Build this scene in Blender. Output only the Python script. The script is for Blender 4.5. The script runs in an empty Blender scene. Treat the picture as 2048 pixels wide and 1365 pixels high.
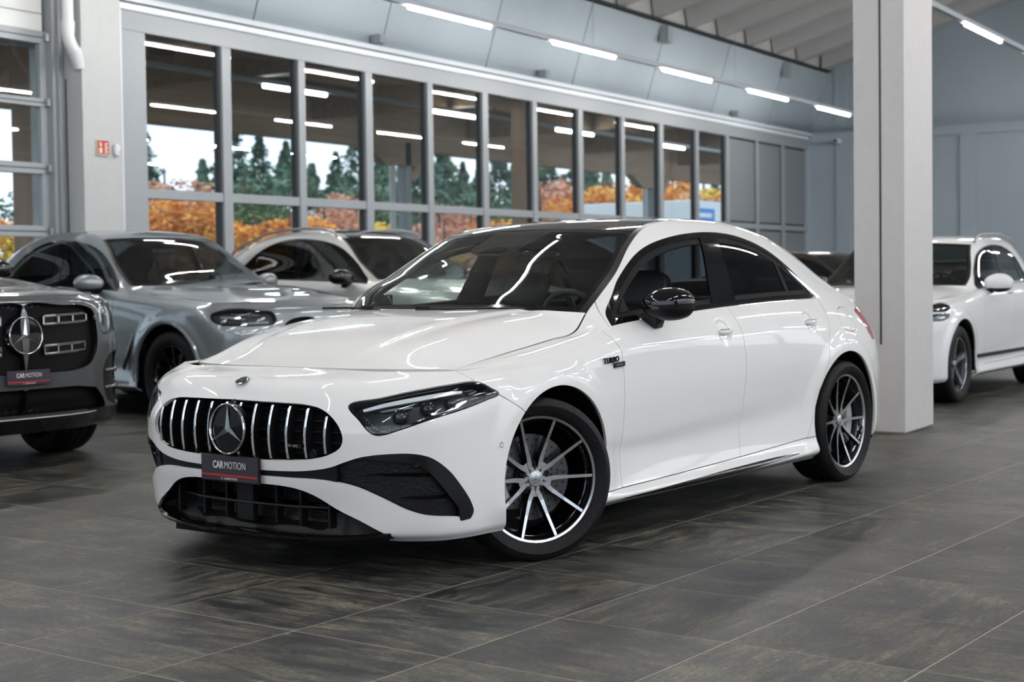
import bpy, math, random
import numpy as np
from math import sin, cos, pi, radians, sqrt, atan2
from mathutils import Vector, Matrix
random.seed(7)
SC = bpy.context.scene
COL = SC.collection
# ------------------------------------------------------------------ camera
CAM_H, CAM_F = 1.1216, 3034.13
PITCH, ROLL, WALLANG = 0.0338612, -0.0131097, 0.5570476
def setup_camera():
    cam = bpy.data.cameras.new('camera'); co = bpy.data.objects.new('camera', cam); COL.objects.link(co)
    R0 = Vector((sin(WALLANG), -cos(WALLANG), 0)); F0 = Vector((cos(WALLANG), sin(WALLANG), 0)); U0 = Vector((0, 0, 1))
    c, s = cos(PITCH), sin(PITCH)
    fw = F0*c - U0*s; up = F0*s + U0*c
    cr, sr = cos(ROLL), sin(ROLL)
    rt = R0*cr + up*sr; up2 = -R0*sr + up*cr
    M = Matrix((rt, up2, -fw)).transposed().to_4x4(); M.translation = (0, 0, CAM_H)
    co.matrix_world = M
    cam.sensor_width = 36; cam.lens = CAM_F/2048*36; cam.shift_y = -26.11/2048; cam.clip_end = 600; cam.clip_start = .05
    cam.dof.use_dof = True; cam.dof.focus_distance = 5.6; cam.dof.aperture_fstop = 4.0
    SC.camera = co
setup_camera()
SC.view_settings.view_transform = 'Standard'; SC.view_settings.look = 'None'; SC.view_settings.gamma = 1
SC.view_settings.use_curve_mapping = False; SC.view_settings.exposure = 1.05
SC.cycles.use_denoising = True; SC.cycles.max_bounces = 10; SC.cycles.diffuse_bounces = 4; SC.cycles.glossy_bounces = 5
SC.cycles.transmission_bounces = 8; SC.cycles.transparent_max_bounces = 16; SC.cycles.sample_clamp_indirect = 6
SC.cycles.caustics_reflective = False; SC.cycles.caustics_refractive = False
# ------------------------------------------------------------------ world: overcast sky
SKY_STRENGTH = 1.0
w = bpy.data.worlds.new('overcast_sky'); SC.world = w; w.use_nodes = True
nt = w.node_tree; bg = nt.nodes['Background']
tc = nt.nodes.new('ShaderNodeTexCoord'); mp = nt.nodes.new('ShaderNodeMapping'); mp.inputs['Scale'].default_value = (1, 1, 3)
nz = nt.nodes.new('ShaderNodeTexNoise'); nz.inputs['Scale'].default_value = 2.2; nz.inputs['Detail'].default_value = 5
rp = nt.nodes.new('ShaderNodeValToRGB')
rp.color_ramp.elements[0].position = .35; rp.color_ramp.elements[0].color = (.66, .78, .95, 1)
rp.color_ramp.elements[1].position = .65; rp.color_ramp.elements[1].color = (.86, .93, 1.0, 1)
nt.links.new(tc.outputs['Generated'], mp.inputs['Vector']); nt.links.new(mp.outputs['Vector'], nz.inputs['Vector'])
nt.links.new(nz.outputs['Fac'], rp.inputs['Fac']); nt.links.new(rp.outputs['Color'], bg.inputs['Color'])
bg.inputs['Strength'].default_value = SKY_STRENGTH
# ------------------------------------------------------------------ materials
MATS = {}
def mat(name, color=(.8, .8, .8), rough=.5, metal=0., coat=0., spec=.5, emit=0., trans=0., ior=1.45, emit_color=None, sheen=0.):
    if name in MATS: return MATS[name]
    m = bpy.data.materials.new(name); m.use_nodes = True
    b = m.node_tree.nodes['Principled BSDF']
    b.inputs['Base Color'].default_value = (*color, 1); b.inputs['Roughness'].default_value = rough
    b.inputs['Metallic'].default_value = metal; b.inputs['Coat Weight'].default_value = coat
    b.inputs['Coat Roughness'].default_value = .02; b.inputs['Specular IOR Level'].default_value = spec
    b.inputs['Transmission Weight'].default_value = trans; b.inputs['IOR'].default_value = ior
    if emit: b.inputs['Emission Color'].default_value = (*(emit_color or color), 1); b.inputs['Emission Strength'].default_value = emit
    m.diffuse_color = (*color, 1)
    MATS[name] = m; return m
def add_noise(m, scale=(8, 8, 8), amount=.12, bump=0., detail=6, coords='Object', dark=None, rough=None):
    """blend base colour with a darker tone by noise, plus optional relief"""
    nt = m.node_tree; b = nt.nodes['Principled BSDF']; base = tuple(b.inputs['Base Color'].default_value)
    tc = nt.nodes.new('ShaderNodeTexCoord'); mp = nt.nodes.new('ShaderNodeMapping'); mp.inputs['Scale'].default_value = scale
    nz = nt.nodes.new('ShaderNodeTexNoise'); nz.inputs['Scale'].default_value = 1; nz.inputs['Detail'].default_value = detail
    rp = nt.nodes.new('ShaderNodeValToRGB'); rp.color_ramp.elements[0].position = .3; rp.color_ramp.elements[1].position = .7
    d = dark or tuple(c*(1-amount) for c in base[:3]); rp.color_ramp.elements[0].color = (*d, 1); rp.color_ramp.elements[1].color = base
    L = nt.links.new
    L(tc.outputs[coords], mp.inputs['Vector']); L(mp.outputs['Vector'], nz.inputs['Vector']); L(nz.outputs['Fac'], rp.inputs['Fac']); L(rp.outputs['Color'], b.inputs['Base Color'])
    if bump:
        bp = nt.nodes.new('ShaderNodeBump'); bp.inputs['Strength'].default_value = bump; bp.inputs['Distance'].default_value = .01
        L(nz.outputs['Fac'], bp.inputs['Height']); L(bp.outputs['Normal'], b.inputs['Normal'])
    return m
def glass(name, tint=(.85, .9, .88), refl=1.5, rough=0.0):
    """thin pane: tinted see-through plus mirror by fresnel"""
    if name in MATS: return MATS[name]
    m = bpy.data.materials.new(name); m.use_nodes = True; nt = m.node_tree; nt.nodes.clear()
    o = nt.nodes.new('ShaderNodeOutputMaterial'); t = nt.nodes.new('ShaderNodeBsdfTransparent'); t.inputs['Color'].default_value = (*tint, 1)
    g = nt.nodes.new('ShaderNodeBsdfGlossy'); g.inputs['Roughness'].default_value = rough; g.inputs['Color'].default_value = (1, 1, 1, 1)
    fr = nt.nodes.new('ShaderNodeFresnel'); mx = nt.nodes.new('ShaderNodeMixShader'); L = nt.links.new
    ge = nt.nodes.new('ShaderNodeNewGeometry'); mr = nt.nodes.new('ShaderNodeMapRange'); mr.inputs[3].default_value = refl; mr.inputs[4].default_value = 1/refl   # same mirror from either side of the pane
    L(ge.outputs['Backfacing'], mr.inputs[0]); L(mr.outputs[0], fr.inputs['IOR'])
    L(fr.outputs[0], mx.inputs[0]); L(t.outputs[0], mx.inputs[1]); L(g.outputs[0], mx.inputs[2]); L(mx.outputs[0], o.inputs['Surface'])
    m.diffuse_color = (*tint, .3)
    MATS[name] = m; return m
# ------------------------------------------------------------------ object helpers
def tag(o, label=None, cat=None, group=None, kind=None):
    if label: o['label'] = label
    if cat: o['category'] = cat
    if group: o['group'] = group
    if kind: o['kind'] = kind
    return o
def link(name, data, parent=None, loc=None):
    o = bpy.data.objects.new(name, data); COL.objects.link(o)
    if parent is not None: o.parent = parent
    if loc is not None: o.location = loc
    return o
def empty(name, loc=(0, 0, 0), rz=0, label=None, cat=None, group=None):
    o = link(name, None); o.location = loc; o.rotation_euler = (0, 0, rz); o.empty_display_size = .2
    tag(o, label, cat, group); return o
def mesh_from(name, V, F, m=None, smooth=False, normals=None):
    me = bpy.data.meshes.new(name); me.from_pydata([tuple(map(float, v)) for v in V], [], [tuple(map(int, f)) for f in F]); me.update()
    if m is not None: me.materials.append(m)
    if smooth or normals is not None:
        me.polygons.foreach_set('use_smooth', [True]*len(me.polygons))
        if normals is not None: me.normals_split_custom_set_from_vertices([tuple(map(float, n)) for n in normals])
    return me
class MB:
    """collects simple solids into one mesh"""
    def __init__(s): s.V = []; s.F = []; s.S = []
    def add(s, V, F, smooth=False):
        k = len(s.V); s.V += [tuple(map(float, v)) for v in V]; s.F += [tuple(int(i)+k for i in f) for f in F]; s.S += [smooth]*len(F)
    def box(s, a, b, bev=0.):
        x0, y0, z0 = [min(p, q) for p, q in zip(a, b)]; x1, y1, z1 = [max(p, q) for p, q in zip(a, b)]
        if bev <= 0:
            s.add([(x0,y0,z0),(x1,y0,z0),(x1,y1,z0),(x0,y1,z0),(x0,y0,z1),(x1,y0,z1),(x1,y1,z1),(x0,y1,z1)],
                  [(0,3,2,1),(4,5,6,7),(0,1,5,4),(1,2,6,5),(2,3,7,6),(3,0,4,7)])
        else:
            e = min(bev, (x1-x0)/2.01, (y1-y0)/2.01, (z1-z0)/2.01)
            V = []; 
            for z, i in ((z0, e), (z0+e, 0), (z1-e, 0), (z1, e)):
                for (x, y) in ((x0+i+ (0 if i else 0), y0+i), (x1-i, y0+i), (x1-i, y1-i), (x0+i, y1-i)): V.append((x, y, z))
            F = [(3,2,1,0), (12,13,14,15)]
            for r in range(3):
                for k in range(4): F.append((r*4+k, r*4+(k+1)%4, r*4+4+(k+1)%4, r*4+4+k))
            s.add(V, F)
        return s
    def obox(s, c, dx, dy, dz, hx, hy, hz):
        c = Vector(c); dx = Vector(dx).normalized()*hx; dy = Vector(dy).normalized()*hy; dz = Vector(dz).normalized()*hz
        V = [c+a*dx+b*dy+e*dz for e in (-1, 1) for a, b in ((-1,-1),(1,-1),(1,1),(-1,1))]
        s.add(V, [(0,3,2,1),(4,5,6,7),(0,1,5,4),(1,2,6,5),(2,3,7,6),(3,0,4,7)]); return s
    def bar(s, p, q, w, h=None, up=(0, 0, 1)):
        p, q = Vector(p), Vector(q); d = q-p; h = h or w; u = Vector(up)
        side = d.cross(u)
        if side.length < 1e-6: side = d.cross(Vector((1, 0, 0)))
        u2 = side.cross(d)
        return s.obox((p+q)/2, d, side, u2, d.length/2, w/2, h/2)
    def tube(s, pts, r, n=10, cap=True, rads=None):
        pts = [Vector(p) for p in pts]; k0 = len(s.V); prev = None
        V = []
        for i, p in enumerate(pts):
            t = (pts[min(i+1, len(pts)-1)]-pts[max(i-1, 0)]).normalized()
            if prev is None: a = t.orthogonal().normalized()
            else: a = (prev - t*prev.dot(t)).normalized()
            prev = a; bb = t.cross(a); rr = rads[i] if rads else r
            for k in range(n): an = 2*pi*k/n; V.append(p + a*cos(an)*rr + bb*sin(an)*rr)
        F = []
        for i in range(len(pts)-1):
            for k in range(n): F.append((i*n+k, i*n+(k+1)%n, (i+1)*n+(k+1)%n, (i+1)*n+k))
        if cap: F.append(tuple(reversed(range(n)))); F.append(tuple(range((len(pts)-1)*n, len(pts)*n)))
        s.add(V, F, True); return s
    def lathe(s, prof, n=48, axis='y', c=(0, 0, 0), smooth=True, a0=0, a1=2*pi):
        """prof: (radius, offset along axis)"""
        V = []; full = abs(a1-a0-2*pi) < 1e-6; m = n if full else n+1
        for r, h in prof:
            for k in range(m):
                an = a0+(a1-a0)*k/n; q, t = r*cos(an), r*sin(an)
                V.append((c[0]+q, c[1]+h, c[2]+t) if axis == 'y' else ((c[0]+h, c[1]+q, c[2]+t) if axis == 'x' else (c[0]+q, c[1]+t, c[2]+h)))
        F = []
        for i in range(len(prof)-1):
            for k in range(n):
                k2 = (k+1) % m; F.append((i*m+k, (i+1)*m+k, (i+1)*m+k2, i*m+k2) if axis != 'z' else (i*m+k, i*m+k2, (i+1)*m+k2, (i+1)*m+k))
        s.add(V, F, smooth); return s
    def prism(s, poly, vec, smooth=False):
        """closed planar polygon (3D points) pushed along vec"""
        n = len(poly); v = Vector(vec); V = [Vector(p) for p in poly]+[Vector(p)+v for p in poly]
        F = [tuple(reversed(range(n))), tuple(range(n, 2*n))]+[(i, (i+1)%n, n+(i+1)%n, n+i) for i in range(n)]
        s.add(V, F, smooth); return s
    def build(s, name, m, parent=None, smooth=None, **kw):
        me = mesh_from(name, s.V, s.F, m)
        me.polygons.foreach_set('use_smooth', s.S if smooth is None else [smooth]*len(s.S))
        me.validate(); me.update()
        if any(s.S) or smooth:
            try: me.set_sharp_from_angle(angle=radians(38))
            except Exception: pass
        o = link(name, me, parent); return tag(o, **kw)
def box(name, a, b, m, parent=None, bev=0., **kw):
    return MB().box(a, b, bev).build(name, m, parent, **kw)
def dup(root, loc=None, rz=None, parent=None):
    c = root.copy(); COL.objects.link(c); c.parent = parent
    if loc is not None: c.location = loc
    if rz is not None: c.rotation_euler = (0, 0, rz)
    for ch in list(root.children): dup(ch, parent=c)
    return c
# ------------------------------------------------------------------ surface tools (numpy)
def pchip(x, y, xi):
    """monotone cubic through (x,y) along axis 0; y may be (n,k)"""
    x = np.asarray(x, float); y = np.asarray(y, float); one = y.ndim == 1
    if one: y = y[:, None]
    h = np.diff(x)[:, None]; d = np.diff(y, axis=0)/h
    m = np.zeros_like(y)
    if len(x) > 2:
        w1 = 2*h[1:]+h[:-1]; w2 = h[1:]+2*h[:-1]
        with np.errstate(divide='ignore', invalid='ignore'):
            hm = (w1+w2)/(w1/d[:-1]+w2/d[1:])
        m[1:-1] = np.where(d[:-1]*d[1:] > 0, hm, 0)
    m[0] = d[0]; m[-1] = d[-1]
    xi = np.clip(np.asarray(xi, float), x[0], x[-1]); k = np.clip(np.searchsorted(x, xi, side='right')-1, 0, len(x)-2)
    t = ((xi-x[k])/(x[k+1]-x[k]))[:, None]; H = (x[k+1]-x[k])[:, None]
    r = (2*t**3-3*t**2+1)*y[k]+(t**3-2*t**2+t)*H*m[k]+(-2*t**3+3*t**2)*y[k+1]+(t**3-t**2)*H*m[k+1]
    return r[:, 0] if one else r
def cat(x, y, xi):
    """C1 cubic (finite-difference tangents) along axis 0"""
    x = np.asarray(x, float); y = np.asarray(y, float); one = y.ndim == 1
    if one: y = y[:, None]
    h = np.diff(x)[:, None]; d = np.diff(y, axis=0)/h; m = np.zeros_like(y)
    m[1:-1] = (d[:-1]*h[1:]+d[1:]*h[:-1])/(h[1:]+h[:-1]); m[0] = d[0]; m[-1] = d[-1]
    xi = np.clip(np.asarray(xi, float), x[0], x[-1]); k = np.clip(np.searchsorted(x, xi, side='right')-1, 0, len(x)-2)
    t = ((xi-x[k])/(x[k+1]-x[k]))[:, None]; H = (x[k+1]-x[k])[:, None]
    r = (2*t**3-3*t**2+1)*y[k]+(t**3-2*t**2+t)*H*m[k]+(-2*t**3+3*t**2)*y[k+1]+(t**3-t**2)*H*m[k+1]
    return r[:, 0] if one else r
def curve(pts, n=None, step=.02, closed=False):
    """smooth curve through points"""
    P = np.asarray(pts, float)
    if closed:
        P = P[np.linalg.norm(P-np.roll(P, 1, 0), axis=1) > 1e-9]
    if closed: P = np.vstack([P[-2:], P, P[:3]])
    s = np.r_[0, np.cumsum(np.linalg.norm(np.diff(P, axis=0), axis=1)**.7)]
    if closed:
        k0, k1 = 2, len(P)-3; N = n or 120
        return cat(s, P, np.linspace(s[k0], s[k1], N, endpoint=False))
    N = n or max(8, int(np.sum(np.linalg.norm(np.diff(P, axis=0), axis=1))/step))
    return cat(s, P, np.linspace(s[0], s[-1], N))
class TM:
    """triangle mesh with per-vertex attributes A (columns) and normals"""
    def __init__(s, V, N, A, T): s.V, s.N, s.A, s.T = V, N, A, T
    def clean(s):
        used = np.unique(s.T) if len(s.T) else np.array([], int); mp = -np.ones(len(s.V), int); mp[used] = np.arange(len(used))
        return TM(s.V[used], s.N[used], s.A[used], mp[s.T] if len(s.T) else s.T)
    def mirror(s):
        f = np.array([1, -1, 1.]); return TM(s.V*f, s.N*f, s.A.copy(), s.T[:, ::-1].copy())
    def shift(s, d): return TM(s.V-s.N*d, s.N, s.A, s.T)
    def select(s, fn):
        c = s.V[s.T].mean(1); a = s.A[s.T].mean(1); k = fn(c, a); return TM(s.V, s.N, s.A, s.T[k]).clean(), TM(s.V, s.N, s.A, s.T[~k]).clean()
def merge(*ms):
    ms = [m for m in ms if len(m.T)] or [ms[0]]
    o = np.cumsum([0]+[len(m.V) for m in ms])
    return TM(np.vstack([m.V for m in ms]), np.vstack([m.N for m in ms]), np.vstack([m.A for m in ms]), np.vstack([m.T+k for m, k in zip(ms, o)]))
def grid_tm(P, A=None, flip=False):
    """P (nu,nv,3) -> TM; A (nu,nv,k)"""
    nu, nv = P.shape[:2]
    du = np.gradient(P, axis=0); dv = np.gradient(P, axis=1); N = np.cross(du, dv)
    L = np.linalg.norm(N, axis=2, keepdims=True)
    for _ in range(3):
        bad = L[..., 0] < 1e-12
        if not bad.any(): break
        Ns = N.copy(); Ns[1:] += N[:-1]; Ns[:-1] += N[1:]; Ns[:, 1:] += N[:, :-1]; Ns[:, :-1] += N[:, 1:]
        N[bad] = Ns[bad]; L = np.linalg.norm(N, axis=2, keepdims=True)
    N = N/np.maximum(L, 1e-12)
    i = np.arange(nu*nv).reshape(nu, nv); a, b, c, d = i[:-1, :-1].ravel(), i[1:, :-1].ravel(), i[1:, 1:].ravel(), i[:-1, 1:].ravel()
    T = np.vstack([np.c_[a, b, c], np.c_[a, c, d]])
    V = P.reshape(-1, 3)
    if flip: T = T[:, ::-1]; N = -N
    ar = np.linalg.norm(np.cross(V[T[:, 1]]-V[T[:, 0]], V[T[:, 2]]-V[T[:, 0]]), axis=1); T = T[ar > 1e-10]
    if A is None: A = np.zeros((nu, nv, 1))
    return TM(V.copy(), N.reshape(-1, 3), A.reshape(nu*nv, -1).copy(), T)
def split(m, g):
    """g per vertex; returns (g<0 part, g>0 part)"""
    g = np.where(np.abs(g) < 1e-7, 1e-7, g); G = g[m.T] < 0; k = G.sum(1)
    inn = m.T[k == 3]; out = m.T[k == 0]; mix = np.nonzero((k > 0) & (k < 3))[0]
    V, N, A = [], [], []; ed = {}; n0 = len(m.V)
    def mid(a, b):
        key = (a, b) if a < b else (b, a)
        if key not in ed:
            t = g[a]/(g[a]-g[b]); ed[key] = n0+len(V)
            V.append(m.V[a]*(1-t)+m.V[b]*t); q = m.N[a]*(1-t)+m.N[b]*t; N.append(q/max(np.linalg.norm(q), 1e-9)); A.append(m.A[a]*(1-t)+m.A[b]*t)
        return ed[key]
    I, O = [], []
    for f in mix:
        t = m.T[f]; s = g[t] < 0; one = (s.sum() == 1)
        r = int(np.argmax(s)) if one else int(np.argmin(s))
        a, b, c = t[r], t[(r+1) % 3], t[(r+2) % 3]; p, q = mid(a, b), mid(a, c)
        X, Y = (I, O) if one else (O, I)
        X.append((a, p, q)); Y.append((p, b, c)); Y.append((p, c, q))
    if V: VV, NN, AA = np.vstack([m.V, V]), np.vstack([m.N, N]), np.vstack([m.A, A])
    else: VV, NN, AA = m.V, m.N, m.A
    f = lambda base, ex: TM(VV, NN, AA, np.vstack([base.reshape(-1, 3), np.array(ex, int).reshape(-1, 3)])).clean()
    return f(inn, I), f(out, O)
def sdf(P, poly, closed=True):
    """signed distance (negative inside) of 2D points to a closed polygon; unsigned for an open one"""
    P = np.asarray(P, float); A = np.asarray(poly, float); B = np.roll(A, -1, 0)
    if not closed: A, B = A[:-1], A[1:]
    best = np.full(len(P), 1e9); ins = np.zeros(len(P), bool)
    for a, b in zip(A, B):
        e = b-a; w = P-a; t = np.clip((w@e)/max(e@e, 1e-12), 0, 1); d = w-t[:, None]*e
        best = np.minimum(best, (d*d).sum(1))
        if closed:
            c = ((a[1] <= P[:, 1]) != (b[1] <= P[:, 1]))
            with np.errstate(divide='ignore', invalid='ignore'):
                xi = a[0]+(P[:, 1]-a[1])*(e[0])/(e[1] if abs(e[1]) > 1e-12 else 1e-12)
            ins ^= c & (P[:, 0] < xi)
    r = np.sqrt(best); return np.where(ins, -r, r) if closed else r
def side_of(P, line):
    """signed side of an open polyline (extended at the ends): >0 on its left"""
    A = np.asarray(line, float); P = np.asarray(P, float)
    A = A.copy(); A[0] = A[0]+(A[0]-A[1])*50; A[-1] = A[-1]+(A[-1]-A[-2])*50
    best = np.full(len(P), 1e18); sg = np.zeros(len(P))
    for a, b in zip(A[:-1], A[1:]):
        e = b-a; w = P-a; t = np.clip((w@e)/(e@e), 0, 1); d = w-t[:, None]*e; q = (d*d).sum(1)
        s = e[0]*w[:, 1]-e[1]*w[:, 0]; k = q < best-1e-12; best[k] = q[k]; sg[k] = np.sign(s[k])
    return np.sqrt(best)*sg
def cut_out(m, polyg, gap=.0):
    """inside piece shrunk by gap/2 and outside piece grown back by gap/2"""
    i, o = split(m, polyg(m)+gap/2)
    if gap <= 0: return i, o
    _, o = split(o, polyg(o)-gap/2) if len(o.T) else (None, o)
    return i, o
def boundary(m):
    e = {}
    for t in m.T:
        for a, b in ((t[0], t[1]), (t[1], t[2]), (t[2], t[0])):
            if (b, a) in e: del e[(b, a)]
            else: e[(a, b)] = 1
    return list(e)
def skirt(m, depth, bidx=None):
    """walls from the boundary of m going inward (against the normals) by depth"""
    ed = [(a, b) for a, b in boundary(m) if abs(m.V[a, 1]) > 1e-4 or abs(m.V[b, 1]) > 1e-4]
    if not ed: return TM(np.zeros((0, 3)), np.zeros((0, 3)), np.zeros((0, m.A.shape[1])), np.zeros((0, 3), int))
    E = np.array(ed); ids = np.unique(E); mp = {v: i for i, v in enumerate(ids)}; n = len(ids)
    V = np.vstack([m.V[ids], m.V[ids]-m.N[ids]*depth]); A = np.vstack([m.A[ids]]*2)
    T = []
    for a, b in ed:
        p, q = mp[a], mp[b]; T += [(p, p+n, q+n), (p, q+n, q)]
    T = np.array(T); fn = np.cross(V[T[:, 1]]-V[T[:, 0]], V[T[:, 2]]-V[T[:, 0]]); N = np.zeros_like(V)
    for k in range(3): np.add.at(N, T[:, k], fn)
    N /= np.maximum(np.linalg.norm(N, axis=1, keepdims=True), 1e-12)
    return TM(V, N, A, T)
# ------------------------------------------------------------------ car body surfaces
class Plan:
    """plan outline with inset profiles: side/front/rear skin below the shoulder"""
    def __init__(s, P0, prof, nu=420, nv=64, rows=None, dens=None):
        P0 = np.asarray(P0, float); s.P0 = P0
        d = np.r_[0, np.cumsum(np.linalg.norm(np.diff(P0, axis=0), axis=1))]; s.d = d
        uu = np.linspace(0, d[-1], nu); o = cat(d, P0, uu)
        # symmetric tangents at both ends
        tg = np.gradient(o, uu, axis=0); tg /= np.linalg.norm(tg, axis=1, keepdims=True)
        nr = np.c_[-tg[:, 1], tg[:, 0]]; nr = -nr if nr[len(nr)//2, 1] < 0 else nr
        nr[0] = (1, 0); nr[-1] = (-1, 0)
        K = len(prof[0]); Z = np.array([[q[0] for q in p] for p in prof], float); D = np.array([[q[1] for q in p] for p in prof], float)
        Zu, Du = pchip(d, Z, uu), pchip(d, D, uu)            # (nu,K)
        kk = np.arange(K); ki = np.linspace(0, K-1, nv)
        Zv = pchip(kk, Zu.T, ki).T; Dv = pchip(kk, Du.T, ki).T
        P = np.zeros((nu, nv, 3)); P[..., 0] = o[:, None, 0]-nr[:, None, 0]*Dv; P[..., 1] = o[:, None, 1]-nr[:, None, 1]*Dv; P[..., 2] = Zv
        P[0, :, 1] = 0; P[-1, :, 1] = 0
        P[..., 1] = np.maximum(P[..., 1], 0)
        s.P = P; s.uu = uu; s.ki = ki
        A = np.zeros((nu, nv, 2)); A[..., 0] = uu[:, None]; A[..., 1] = ki[None]
        s.A = A
    def tm(s): return grid_tm(s.P, s.A)
    def top(s): return s.P[:, -1]
def crown(M, E, nw=41, pw=2.0, pz=2.2, yp=None):
    """surface between centre line M(s) and edge line E(s) (y>0 half), full width"""
    w = np.linspace(-1, 1, nw); a = np.abs(w); P = np.zeros((len(M), nw, 3))
    P[..., 0] = M[:, None, 0]+(E[:, None, 0]-M[:, None, 0])*a[None]**pw
    P[..., 1] = E[:, None, 1]*w[None]
    P[..., 2] = M[:, None, 2]+(E[:, None, 2]-M[:, None, 2])*a[None]**pz
    A = np.zeros((len(M), nw, 2)); A[..., 0] = np.linspace(0, 1, len(M))[:, None]; A[..., 1] = w[None]
    return P, A
# ------------------------------------------------------------------ the white saloon: surfaces (x forward, y left, z up)
HB = np.array([(.385,.735,.770),(.25,.775,.776),(.1,.80,.79),(-.2,.812,.83),(-.45,.81,.88),(-.6,.80,.908),(-1.0,.802,.936),(-1.6,.802,.966),(-2.1,.80,.980),(-2.57,.787,.985),(-2.9,.762,.980),(-3.17,.72,.955),(-3.38,.64,.918)])
HE = np.array([(.385,.730,.7705),(.28,.72,.786),(.13,.72,.807),(-.06,.72,.832),(-.265,.72,.860),(-.392,.72,.876),(-.45,.71,.895),(-.505,.697,.928),(-.535,.698,.961),(-.60,.707,1.019),(-.80,.673,1.13),(-1.03,.605,1.265),(-1.15,.58,1.323),(-1.26,.567,1.356),(-1.455,.558,1.381),(-1.65,.556,1.388),(-2.0,.55,1.380),(-2.28,.545,1.347),(-2.62,.55,1.266),(-2.85,.56,1.180),(-3.06,.585,1.072),(-3.2,.61,.994),(-3.38,.632,.921)])
HM = np.array([(.60,.775),(.50,.812),(.36,.866),(.16,.914),(-.05,.948),(-.20,.963),(-.27,.968),(-.32,.970),(-.36,.971),(-.50,1.056),(-.72,1.186),(-.94,1.300),(-1.04,1.344),(-1.17,1.374),(-1.40,1.400),(-1.65,1.413),(-2.0,1.407),(-2.28,1.379),(-2.62,1.300),(-2.88,1.205),(-3.12,1.095),(-3.27,1.03),(-3.52,.983)])
HP0 = [(.872,0),(.866,.2),(.842,.38),(.800,.53),(.752,.62),(.683,.715),(.59,.80),(.455,.860),(.31,.887),(.1,.895),(-.2,.893),(-.45,.890),(-.6,.888),(-1.0,.887),(-1.6,.888),(-2.1,.892),(-2.57,.897),(-2.9,.893),(-3.2,.852),(-3.405,.76),(-3.53,.62),(-3.60,.42),(-3.635,.2),(-3.645,0)]
def _pf(z, d): return list(zip(z, d))
HPR = [
 _pf((.15,.18,.27,.36,.46,.56,.665,.735,.775), (.12,.05,.045,.020,.008,.0,.032,.080,.272)),
 _pf((.15,.18,.27,.36,.46,.56,.665,.735,.774), (.12,.05,.045,.020,.008,.0,.032,.082,.266)),
 _pf((.15,.18,.27,.36,.46,.56,.660,.735,.772), (.12,.05,.040,.018,.006,.0,.032,.085,.250)),
 _pf((.15,.18,.27,.36,.46,.55,.650,.730,.770), (.11,.05,.035,.016,.004,.0,.030,.085,.225)),
 _pf((.15,.18,.26,.36,.46,.55,.645,.725,.769), (.09,.04,.025,.012,.002,.0,.024,.075,.195)),
 _pf((.145,.18,.26,.36,.46,.55,.645,.72,.769), (.08,.03,.015,.006,.0,.0,.020,.070,.180)),
 _pf((.145,.18,.26,.36,.46,.56,.65,.72,.769), (.06,.02,.006,.0,.0,.0,.016,.058,.150)),
 _pf((.15,.185,.26,.37,.47,.57,.66,.725,.770), (.04,.012,.004,.0,.0,.0,.008,.036,.105)),
 _pf((.155,.19,.265,.37,.48,.58,.675,.74,.774), (.035,.010,.002,.0,.0,.0,.006,.032,.110)),
 _pf((.155,.19,.265,.37,.49,.60,.70,.755,.790), (.035,.008,.004,.004,.002,.0,.006,.034,.093)),
 _pf((.155,.19,.25,.37,.47,.62,.74,.79,.830), (.04,.002,.014,.016,.010,.0,.006,.030,.081)),
 _pf((.155,.19,.245,.37,.45,.63,.77,.835,.880), (.045,-.004,.018,.026,.014,.0,.004,.028,.080)),
 _pf((.155,.19,.24,.36,.44,.64,.79,.86,.908), (.05,-.006,.018,.032,.017,.0,.004,.030,.088)),
 _pf((.155,.19,.24,.36,.46,.66,.80,.875,.936), (.05,-.006,.018,.036,.017,.0,.004,.030,.085)),
 _pf((.155,.19,.25,.38,.50,.68,.81,.89,.966), (.05,-.006,.020,.036,.017,.0,.006,.032,.086)),
 _pf((.155,.195,.26,.40,.54,.69,.82,.90,.980), (.05,-.004,.020,.032,.015,.0,.008,.036,.092)),
 _pf((.16,.21,.28,.42,.56,.68,.81,.89,.985), (.045,.0,.012,.014,.008,.0,.012,.042,.110)),
 _pf((.17,.215,.30,.42,.54,.66,.79,.875,.980), (.04,.012,.006,.004,.004,.002,.016,.050,.131)),
 _pf((.19,.23,.31,.42,.52,.64,.77,.86,.955), (.05,.015,.003,.0,.0,.004,.024,.064,.136)),
 _pf((.20,.24,.32,.43,.53,.63,.76,.85,.920), (.06,.020,.005,.0,.0,.010,.036,.080,.140)),
 _pf((.21,.25,.33,.44,.54,.63,.76,.87,.935), (.07,.025,.008,.0,.0,.015,.045,.070,.110)),
 _pf((.21,.25,.33,.44,.54,.63,.76,.89,.955), (.08,.030,.010,.0,.0,.018,.050,.060,.090)),
 _pf((.21,.25,.33,.44,.54,.63,.76,.91,.972), (.08,.030,.010,.0,.0,.020,.050,.055,.080)),
 _pf((.21,.25,.33,.44,.54,.63,.76,.92,.978), (.08,.030,.010,.0,.0,.020,.050,.055,.078)),
]
ARCH_F, ARCH_R = (-.045, .328, .362), (-2.70, .33, .372)
def smooth01(t): t = np.clip(t, 0, 1); return t*t*(3-2*t)
def hood_domes(Pp, t):
    y = np.abs(Pp[..., 1]); yc = .30+.16*t[:, None]
    Pp[..., 2] += (.012*smooth01((yc+.045-y)/.075)-.004)*smooth01(t[:, None]/.35)*smooth01((.70-y)/.12)
    Pp[..., 2] += .010*smooth01(t[:, None]*3)*np.exp(-((y-.55)/.10)**2)
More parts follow.
